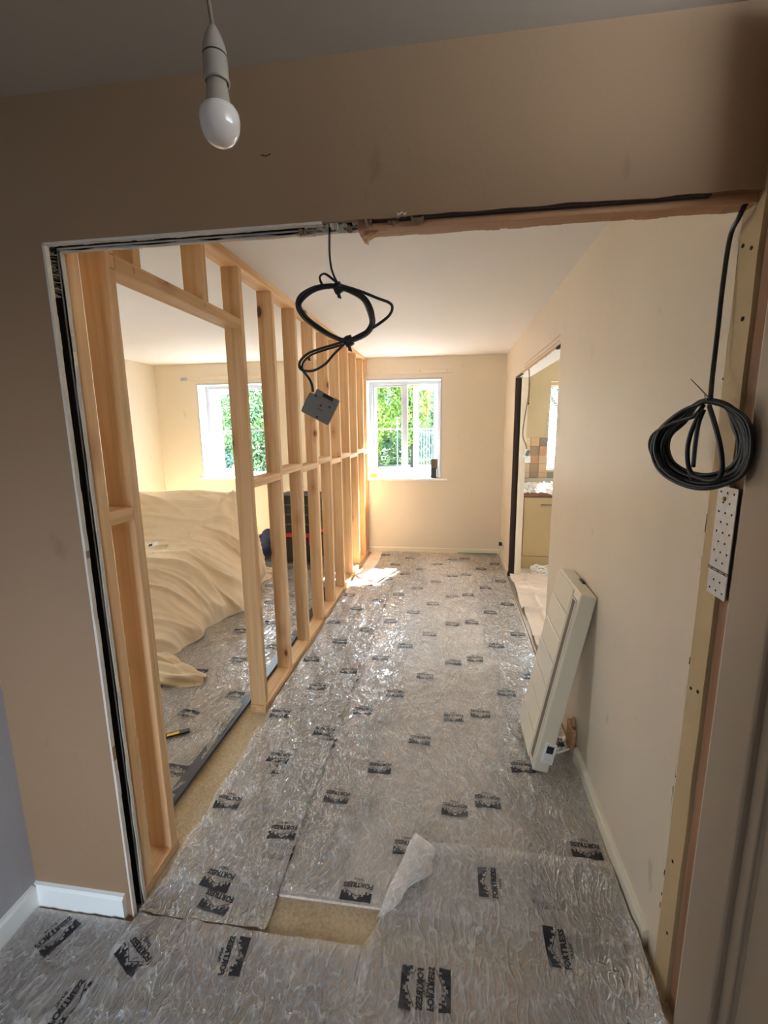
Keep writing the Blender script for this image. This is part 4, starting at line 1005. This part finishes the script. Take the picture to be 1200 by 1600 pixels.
# hem ripple lying on the floor
idx = np.arange(NYs*NS).reshape(NYs, NS)
f = np.stack([idx[:-1, :-1].ravel(), idx[:-1, 1:].ravel(), idx[1:, 1:].ravel(), idx[1:, :-1].ravel()], 1).tolist()
g = thing('covered_sofa', (-2.8, 3.6, 0), 'sofa hidden under cream cotton dust sheets in the left room', 'covered sofa')
o = mk('dust_sheet', V.reshape(-1, 3), f, CLOTH, g, smooth=True); sm = o.modifiers.new('t', 'SOLIDIFY'); sm.thickness = 0.003; sm.offset = -1
def blob(name, cx, cy_, L, W_, Hh, ang, seed, par):
    nu, nv = 40, 22; v = []; f = []
    for i in range(nu):
        t = i/(nu-1)
        for j in range(nv):
            a = math.pi*j/(nv-1); w = W_*math.sin(math.pi*min(1, .06+.9*t))**.5
            r = 1+0.20*math.sin(6*a+8*t+seed)+0.14*math.sin(11*a-7*t+seed)+0.06*math.sin(19*t+5*a)
            x = (t-.5)*L; y = math.cos(a)*w*r+0.03*math.sin(4*t+seed); z = max(0.013, math.sin(a)*Hh*r*math.sin(math.pi*min(1, .08+.86*t))**.5)
            c_, s_ = math.cos(ang), math.sin(ang); v.append((cx+c_*x-s_*y, cy_+s_*x+c_*y, z+0.002))
    for i in range(nu-1):
        for j in range(nv-1): f.append((i*nv+j, i*nv+j+1, (i+1)*nv+j+1, (i+1)*nv+j))
    return mk(name, v, f, CLOTH, par, smooth=True)
blob('bunched_hem', -1.84, 2.50, 0.62, 0.105, 0.10, 0.10, 1, g)
blob('bunched_hem', -1.95, 2.58, 0.45, 0.09, 0.13, -0.15, 4, g)
blob('bunched_hem', -2.02, 4.42, 0.34, 0.07, 0.07, 0.5, 3, g)
blob('bunched_hem', -2.02, 4.66, 0.30, 0.07, 0.06, 0.2, 5, g)
# care label on the sheet
o = MB().obox((-2.53, 3.475, 0.612), (0.075, 0.02, 0.016), (-0.012, 0.03, 0.022), (0.0, -0.0008, 0.001)).mk('care_label', WHITE, g)
MB().obox((-2.528, 3.475, 0.6145), (0.028, 0.008, 0.007), (-0.008, 0.02, 0.015), (0.0, -0.0008, 0.001)).mk('label_print', plain('purple_label_ink', lin(96, 60, 96), 0.6), o)

# ------------------------------------------------------------------ tool stack, bag, small items
g = thing('tool_stack', (-1.74, 5.25, 0), 'tall stack of black tool boxes with red latches by the end wall', 'tool boxes')
x0, x1, y0, y1 = -1.99, -1.53, 5.05, 5.42
box('base_box', BLACKP, x0, x1, y0, y1, 0.04, 0.33, g, bevel=0.012, seg=2)
for k, (a, c) in enumerate(((0.335, 0.375),)):
    box('red_band', RED, x0+.01, x1-.01, y0-.006, y1, a, c, g, bevel=0.006)
z = 0.378
for k in range(4):
    o = box('organiser_box', BLACKP, x0+0.005, x1-0.005, y0, y1, z, z+0.108, g, bevel=0.008, seg=2)
    box('pale_seam', GREYBOX, x0+0.004, x1-0.004, y0-0.004, y0+0.01, z+0.104, z+0.112, o)
    for s in (0.12, 0.78): box('latch', BLACKP, x0+s*(x1-x0), x0+s*(x1-x0)+0.05, y0-0.012, y0+.002, z+0.03, z+0.09, o, bevel=0.003)
    z += 0.113
for s in (0.06, 0.80): box('red_latch', RED, x0+s*(x1-x0), x0+s*(x1-x0)+0.06, y0-0.014, y0+.002, 0.24, 0.33, g, bevel=0.003)
for s in (x0+.04, x1-.04):
    MB().lathe([(0, -.02), (0.045, -.02), (0.05, -.012), (0.05, .012), (0.045, .02), (0, .02)], (s, y0+.06, 0.062), (1, 0, 0), 18).mk('wheel', BLACKP, g, smooth=True)

def bag(cx, cy_, sx, sy, sz, mat, par):
    bm = bmesh.new(); bmesh.ops.create_icosphere(bm, subdivisions=4, radius=1)
    v = []
    for p in bm.verts:
        q = p.co.copy(); n_ = float(vnoise(q.x*2.2+5, q.z*2.2+q.y*2+5, 5))-0.5; r = 1+0.22*n_+0.05*math.sin(9*q.x+7*q.z)
        q = Vector((math.copysign(abs(q.x)**.7, q.x), math.copysign(abs(q.y)**.7, q.y), math.copysign(abs(q.z)**.8, q.z)))*r
        v.append((cx+q.x*sx, cy_+q.y*sy, max(0.014, sz*0.5+q.z*sz*0.5+0.014)))
    f = [tuple(w.index for w in fc.verts) for fc in bm.faces]; bm.free()
    return mk('bag_body', v, f, mat, par, smooth=True)
g = thing('holdall', (-2.17, 5.35, 0), 'slumped navy blue holdall on the floor by the end wall', 'bag')
bag(-2.19, 5.36, 0.17, 0.16, 0.33, NAVY, g)
MB().tube(spline([(-2.30, 5.21, .24), (-2.26, 5.17, .31), (-2.18, 5.16, .34), (-2.10, 5.18, .30), (-2.07, 5.21, .22)], 6), 0.011, 8, 0.4).mk('handle', NAVY, g, smooth=True)
MB().tube(spline([(-2.32, 5.27, .27), (-2.2, 5.2, .30), (-2.06, 5.25, .27)], 6), 0.004, 6).mk('zip', BLACKP, g, smooth=True)

# black case with yellow mark lying on the left room film
g = thing('black_packet', (-1.40, 1.98, 0.02), 'flat black packet with a yellow mark lying on the film beyond the door gap', 'packet')
zf = 0.023
MB().obox((-1.475, 1.925, zf), (0.135, 0.085, 0), (-0.018, 0.030, 0), (0, 0, 0.008)).mk('packet', BLACKP, g, bevel=0.002)
MB().obox((-1.435, 1.955, zf+.0082), (0.05, 0.032, 0), (-0.010, 0.017, 0), (0, 0, 0.0006)).mk('yellow_mark', YELLOW, g)

# on the end window sill
g = thing('orange_tape_reel', (-0.965, 5.79, 0.955), 'small orange plastic tool on the left end of the window sill', 'tool')
box('case', ORANGE, -1.015, -0.915, 5.76, 5.82, 0.955, 1.015, g, bevel=0.012, seg=3)
box('stripe', RED, -0.995, -0.935, 5.757, 5.762, 0.980, 0.990, g)
box('foot', WHITE, -1.01, -0.90, 5.765, 5.815, 0.9545, 0.962, g)
g = thing('black_radio', (-0.2, 5.8, 0.955), 'upright black and brown box at the right end of the window sill', 'radio')
box('lower_body', BLACKP, -0.245, -0.165, 5.76, 5.84, 0.955, 1.08, g, bevel=0.006)
box('upper_body', plain('brown_plastic', lin(92, 76, 62), 0.5), -0.245, -0.165, 5.76, 5.84, 1.082, 1.19, g, bevel=0.006)
box('side_strip', WHITE, -0.178, -0.168, 5.757, 5.762, 0.965, 1.07, g)
# floor bits at the end wall
o = box('tape_offcut', plain('teal_tape', lin(112, 160, 150), 0.5), 0.10, 0.58, 5.655, 5.672, 0.022, 0.030, bevel=0.002); tag(o, 'strip of teal tape along the foot of the end wall', 'tape')

# ------------------------------------------------------------------ kitchen beyond the doorway
g = thing('base_cabinet', (0.96, 5.38, 0), 'cream kitchen base unit with a tall plain door', 'cabinet')
box('carcass', UNIT, 0.757, 2.5, 5.135, 5.69, 0.10, 0.83, g)
box('end_panel', UNIT, 0.757, 0.785, 5.095, 5.135, 0.0, 0.83, g, bevel=0.002)
d = box('cabinet_door', UNIT, 0.792, 1.385, 5.112, 5.134, 0.165, 0.82, g, bevel=0.003)
box('door_handle', GREYBOX, 0.97, 1.12, 5.092, 5.112, 0.735, 0.745, d)
box('cabinet_door', UNIT, 1.391, 1.985, 5.112, 5.134, 0.165, 0.82, g, bevel=0.003)
box('plinth', UNIT, 0.785, 2.5, 5.125, 5.14, 0.0, 0.158, g, bevel=0.002)
o = box('worktop', WORKT, 0.757, 2.55, 5.085, 5.695, 0.832, 0.868, bevel=0.006); tag(o, 'brown wood-effect kitchen worktop above the base unit', 'worktop')
o = box('upstand', plain('grey_upstand', lin(176, 172, 158), 0.5), 0.78, 2.55, 5.675, 5.697, 0.87, 0.965, bevel=0.003); tag(o, 'pale grey upstand behind the worktop', 'upstand')
# wrinkled plastic on the worktop
nx, ny = 90, 40; X, Y = np.meshgrid(np.linspace(0.765, 1.7, nx), np.linspace(5.07, 5.5, ny))
Z = 0.875+0.055*ridge(X*9+Y*4, Y*7, 2)**2*np.clip((Y-5.07)/.05, 0, 1)+0.03*ridge(X*25, Y*18, 5)
Z = np.where(Y < 5.085, Z-0.03*vnoise(X*12, Y*2, 4), Z)
idx = np.arange(nx*ny).reshape(ny, nx); f = np.stack([idx[:-1, :-1].ravel(), idx[:-1, 1:].ravel(), idx[1:, 1:].ravel(), idx[1:, :-1].ravel()], 1).tolist()
o = mk('plastic_wrap', np.stack([X.ravel(), Y.ravel(), Z.ravel()], 1), f, film_mat('worktop_plastic', 0.6, 0.5), smooth=True)
tag(o, 'crumpled clear plastic sheet covering the kitchen worktop', 'plastic sheet')
# wall tiles
TG = thing('wall_tiles', (1.2, 5.69, 0.97), 'mixed beige and brown square tiles on the kitchen wall', 'tiles')
ts = 0.098; tm = {}
pat = [[2, 0, 1, 3, 1, 0], [0, 3, 0, 1, 4, 2], [4, 0, 2, 4, 0, 1], [1, 2, 0, 4, 3, 0], [3, 1, 2, 0, 2, 4]]
for r_ in range(5):
    zt = 1.442-r_*(ts+0.004); zb = max(0.968, zt-ts)
    for c_ in range(14):
        xa = 0.725+0.0+c_*(ts+0.004); xb = xa+ts
        if xb < 0.76: continue
        xa = max(xa, 0.757)
        if xa > WK[0]-0.02 and zt > WK[2]-0.01 and xb < WK[1]+.02 and zb > WK[2]-0.03: continue
        if xb > WK[0] and zt > WK[2]: xb = WK[0]-0.006
        if xb-xa < .015: continue
        m_ = TILES[pat[r_][(c_*5+r_) % 6]]
        box('tile', m_, xa, xb, YF-0.009-0.001*random.random(), YF-0.0005, zb, zt, TG, bevel=0.0015)
# venetian blind
g = thing('venetian_blind', (1.6, 5.75, 2.03), 'white venetian blind half closed in the kitchen window', 'blind')
box('head_rail', CREAMT, WK[0]+.004, WK[1]-.004, 5.735, 5.775, 2.035, 2.072, g, bevel=0.003)
me = None
for k in range(34):
    z = 2.02-k*0.025
    if z < 1.20: break
    if me is None:
        me = MB().obox((WK[0]+.008, 5.742, z-.004), (WK[1]-WK[0]-.016, 0, 0), (0, 0.024, 0.010), (0, 0, .0012)).mk('slat', WHITE, g); mz = me.location[2]
        first = z
    else:
        o = me.copy(); link(o, g); o.location = (me.location[0], me.location[1], mz-(first-z))
for s in (0.12, 0.5, 0.88):
    x = WK[0]+s*(WK[1]-WK[0]); box('cord', WHITE, x-.001, x+.001, 5.7395, 5.7405, 1.19, 2.04, g)
box('bottom_rail', WHITE, WK[0]+.008, WK[1]-.008, 5.742, 5.766, 1.165, 1.178, g)
# wine rack on the wall
g = thing('wine_rack', (0.82, 5.6, 1.9), 'small cream wall unit with crossed wine rack high in the kitchen corner', 'wine rack')
x0, x1, z0, z1, ya, yb = 0.757, 0.885, 1.80, 2.075, 5.45, 5.69
ya = 5.55
for (a, c, e_, h_) in ((x0, x1, z0, z0+.018), (x0, x1, z1-.018, z1), (x1-.016, x1, z0+.018, z1-.018), (x0, x0+.012, z0+.018, z1-.018)): box('rack_panel', UNIT, a, c, ya, yb, e_, h_, g, bevel=0.002)
for sgn in (1, -1):
    a = np.array([x0+.012, ya+.01, z0+.03 if sgn > 0 else z1-.03]); c = np.array([x1-.018, ya+.01, z1-.03 if sgn > 0 else z0+.03])
    MB().obox(a, c-a, (0, yb-ya-.01, 0), (0, 0, 0.014)).mk('cross_board', UNIT, g)
box('rack_back', plain('rack_back_board', lin(176, 156, 108), 0.6), x0+.012, x1-.016, 5.682, 5.69, z0+.018, z1-.018, g)
# kitchen double socket dangling on its cable
g = thing('dangling_socket', (0.64, 4.0, 1.3), 'white double socket dangling on a brown cable in the kitchen doorway', 'socket')
yk = 4.1
cb = [S(828, 572, yk), S(827, 590, yk), S(826, 615, yk), S(822, 640, yk), S(818, 665, yk), S(817, 682, yk), S(822, 696, yk), S(823, 703, yk)]
cb[0] = Vector((XR+.006, cb[0].y, 2.055))
MB().tube(spline(cb, 6), 0.0045, 8).mk('cable', plain('brown_cable', lin(120, 92, 54), 0.6), g, smooth=True)
def tilt(px, py, w, h, ang, dy=0, t=0.03):
    c = S(px, py, yk+dy); a = math.radians(ang); e1 = Vector((math.cos(a), .25, math.sin(a)))*w; e2 = Vector((-math.sin(a), 0, math.cos(a)))*h
    return c-e1/2-e2/2, e1, e2, Vector((0, t, 0))
MB().obox(*tilt(824, 718, 0.055, 0.06, 3)).mk('back_box', WHITE, g, bevel=0.003)
MB().obox(*tilt(822, 709, 0.045, 0.075, -25, -.03, .012)).mk('faceplate', WHITE, g, bevel=0.003)
MB().obox(*tilt(825, 708, 0.026, 0.05, -25, -.034, .003)).mk('rocker', GREYBOX, g, bevel=0.002)
# white cable bundle on the kitchen floor
g = thing('cable_bundle', (0.98, 4.9, 0.02), 'untidy bundle of white cable on the kitchen floor by the plinth', 'cable')
for k in range(7):
    rr = random.Random(200+k); pts = []
    for i in range(9):
        a = 2*math.pi*i/9+rr.uniform(-.2, .2); r = 0.055+rr.uniform(-.018, .03)
        pts.append((0.975+math.cos(a)*r*1.5, 4.93+math.sin(a)*r*0.6, 0.065+0.035*math.sin(a+k)+rr.uniform(-.012, .02)))
    MB().tube(spline(pts, 6, True), 0.0045, 6, cap=False).mk('cable_turn', WHITE, g, smooth=True)
MB().tube(spline([(0.68, 4.80, .03), (0.78, 4.86, .035), (0.86, 4.87, .03), (0.93, 4.92, .06)], 6), 0.0045, 6).mk('cable_tail', WHITE, g, smooth=True)
# dust sheet on the kitchen floor
nx, ny = 90, 200; X, Y = np.meshgrid(np.linspace(0.635, 1.9, nx), np.linspace(3.05, 5.06, ny))
X = X+0.005*np.sin(Y*9)+0.008*(vnoise(Y*6,Y*0,4)-.5)*np.clip((0.75-X)/.1, 0, 1)
Z = 0.018+0.034*ridge(Y*5.5+0.4*vnoise(X*4, Y*3, 3), X*1.2, 2)**4+0.022*ridge(X*7, Y*2.2, 5)**4+0.006*vnoise(X*14, Y*14, 6)
idx = np.arange(nx*ny).reshape(ny, nx); f = np.stack([idx[:-1, :-1].ravel(), idx[:-1, 1:].ravel(), idx[1:, 1:].ravel(), idx[1:, :-1].ravel()], 1).tolist()
o = mk('floor_dust_sheet', np.stack([X.ravel(), Y.ravel(), Z.ravel()], 1), f, CLOTH2, smooth=True)
tag(o, 'pale dust sheet spread over the kitchen floor', 'dust sheet')
g = thing('wood_chip', (0.66, 3.0, 0), 'small brown wood scrap on the kitchen threshold', 'wood scrap')
MB().obox((0.64, 3.02, 0.045), (0.07, 0.02, 0), (-0.02, 0.05, 0), (0, 0, 0.02)).mk('scrap', OLDW, g, bevel=0.002)

# ------------------------------------------------------------------ outdoors
o = box('ground_outside', PAVE, -40, 40, 6.2, 70, -0.5, -0.35); struct(o, 'sunlit pale paving outside the windows', 'ground')
o = box('lawn_verge', GRASS, -40, 40, 23.5, 70, -0.349, -0.25); struct(o, 'grass verge below the trees outside', 'ground')
def leaves(n, shape, size, seed, squash=1.0):
    r = np.random.RandomState(seed); d = r.randn(n, 3); d /= np.linalg.norm(d, axis=1, keepdims=True)
    rad = 0.72+0.28*r.rand(n, 1); rad *= 1+0.18*np.sin(d[:, :1]*7+seed)+0.14*np.sin(d[:, 2:]*9+d[:, 1:2]*6)
    c = d*rad*np.array(shape)
    e1 = r.randn(n, 3); e1 /= np.linalg.norm(e1, axis=1, keepdims=True); e2 = np.cross(e1, r.randn(n, 3)); e2 /= np.linalg.norm(e2, axis=1, keepdims=True)
    s = size*(0.6+0.8*r.rand(n, 1))
    v = np.stack([c-e1*s, c-e2*s*.5, c+e1*s, c+e2*s*.5], 1).reshape(-1, 3)
    return v, [(4*i, 4*i+1, 4*i+2, 4*i+3) for i in range(n)]
def tree(x, y, h, r, mat, seed, lab, nleaf=8000, trunk=0.16, low=0.30):
    g = thing('garden_tree', (x, y, -0.35), lab, 'tree', 'trees outside the windows')
    ch = h*(1-low); v, f = leaves(nleaf, (r, r*0.8, ch/2), 0.095, seed)
    v = v+np.array([x, y, -0.35+h*low+ch/2]); o = mk('foliage', v, f, mat, g); o['kind'] = 'stuff'
    MB().tube([(x, y, -.35), (x+.05, y, h*.3), (x-.04, y, h*.6)], [trunk, trunk*.8, trunk*.4], 10).mk('trunk', BARK, g, smooth=True)
    for k in range(3):
        a = seed+k*2.1; MB().tube([(x, y, h*(.25+.08*k)), (x+math.cos(a)*r*.35, y+math.sin(a)*r*.3, h*(.4+.08*k)), (x+math.cos(a)*r*.6, y+math.sin(a)*r*.5, h*(.55+.08*k))], [trunk*.5, trunk*.35, trunk*.15], 8).mk('branch', BARK, g, smooth=True)
def bush(x, y, w, h, mat, seed, lab, n=1200, name='shrub', sz=0.07):
    v, f = leaves(n, (w/2, 0.4, h/2), sz, seed); v = v+np.array([x, y, -0.35+h/2]); v[:, 2] = np.maximum(v[:, 2], -.34)
    o = mk(name, v, f, mat); tag(o, lab, 'shrub', 'shrubs outside the windows'); o['kind'] = 'stuff'
tree(-5.6, 29.5, 7.5, 2.6, LEAFC, 1, 'blue-green tree behind the left pane of the end window', low=.12)
tree(-3.5, 22, 6.5, 1.05, LEAFB, 2, 'yellow-green tree seen left in the end window', low=.12, trunk=.07)
tree(-1.75, 22, 7.0, 0.8, LEAFB, 3, 'yellow-green tree seen beside the open casement of the end window', low=.22)
tree(-0.9, 27.5, 8.0, 2.6, LEAFA, 4, 'mid green tree behind the open casement of the end window', low=.15)
tree(-11.0, 30, 8.5, 3.0, LEAFA, 5, 'mid green tree between the two window views', low=.1)
tree(-10.6, 21, 6.6, 2.2, LEAFC, 6, 'blue-green tree seen in the left room window', low=.05)
tree(-15.0, 24, 8, 3.0, LEAFC, 7, 'blue-green tree at the left edge of the left room window view', low=.1)
tree(-8.0, 19, 4.2, 1.5, LEAFA, 8, 'mid green young tree seen in the left room window', low=.05)
tree(5.6, 32, 9.0, 3.4, LEAFA, 9, 'mid green tree beyond the kitchen side of the house', low=.1)
tree(5.4, 24, 8.0, 3.4, LEAFC, 10, 'blue-green tree seen through the kitchen blind', low=.05)
bush(-6, 34, 16, 4.4, LEAFC, 60, 'long tall hedge closing the view behind all the trees', 16000, sz=.17)
for i, (x, y, w, h, m_, lab) in enumerate(((-3.3, 23, 2.6, 1.5, LEAFA, 'green shrub under the yellow-green tree across the road'), (-1.9, 24, 2.4, 1.7, LEAFC, 'blue-green shrub across the road in the end window'),
        (-5.6, 24, 2.8, 1.6, LEAFC, 'blue-green shrub at the far left across the road'), (-0.4, 25, 2.2, 1.3, LEAFA, 'green shrub behind the blue-grey fence'))):
    bush(x, y, w, h, m_, 20+i, lab, 1400, sz=.10)
for i, (x, y, w, lab, m_) in enumerate(((-1.55, 9.2, 1.0, 'low clipped dark shrub outside the left pane of the end window', LEAFA), (-0.72, 9.0, .55, 'low yellow-green shrub outside the open casement', LEAFB),
        (-4.35, 9.0, 1.3, 'low yellow-green shrub outside the left room window', LEAFB), (-0.1, 9.3, .6, 'low dark shrub outside the right edge of the end window', LEAFA))):
    bush(x, y, w, 0.95 if 'left room' not in lab else 0.75, m_, 40+i, lab, 1500, sz=.035)
g = thing('metal_fence', (-0.9, 20.5, -0.35), 'blue-grey metal railing fence across the road', 'fence')
for zz in (0.15, 1.35): box('rail', FENCE, -1.55, 1.25, 20.48, 20.52, zz-.35+.3, zz-.31+.3, g)
me = box('railing', FENCE, -1.55, -1.51, 20.47, 20.51, -0.25, 1.4, g)
for k in range(1, 24):
    o = me.copy(); link(o, g); o.location = (me.location[0]+k*0.117, me.location[1], me.location[2])
# thin lamp post outside
g = thing('street_post', (-1.95, 17.0, -0.35), 'thin grey post standing on the pavement outside the end window', 'post')
MB().tube([(-1.95, 17, -.35), (-1.95, 17, 1.9)], 0.02, 10).mk('pole', FENCE, g, smooth=True)
MB().lathe([(0, -.35), (0.08, -.35), (0.08, -.30), (0.04, -.27)], (-1.95, 17, 0), n=12).mk('base', FENCE, g)

for o in sc.objects:
    if '_w' in o: del o['_w']
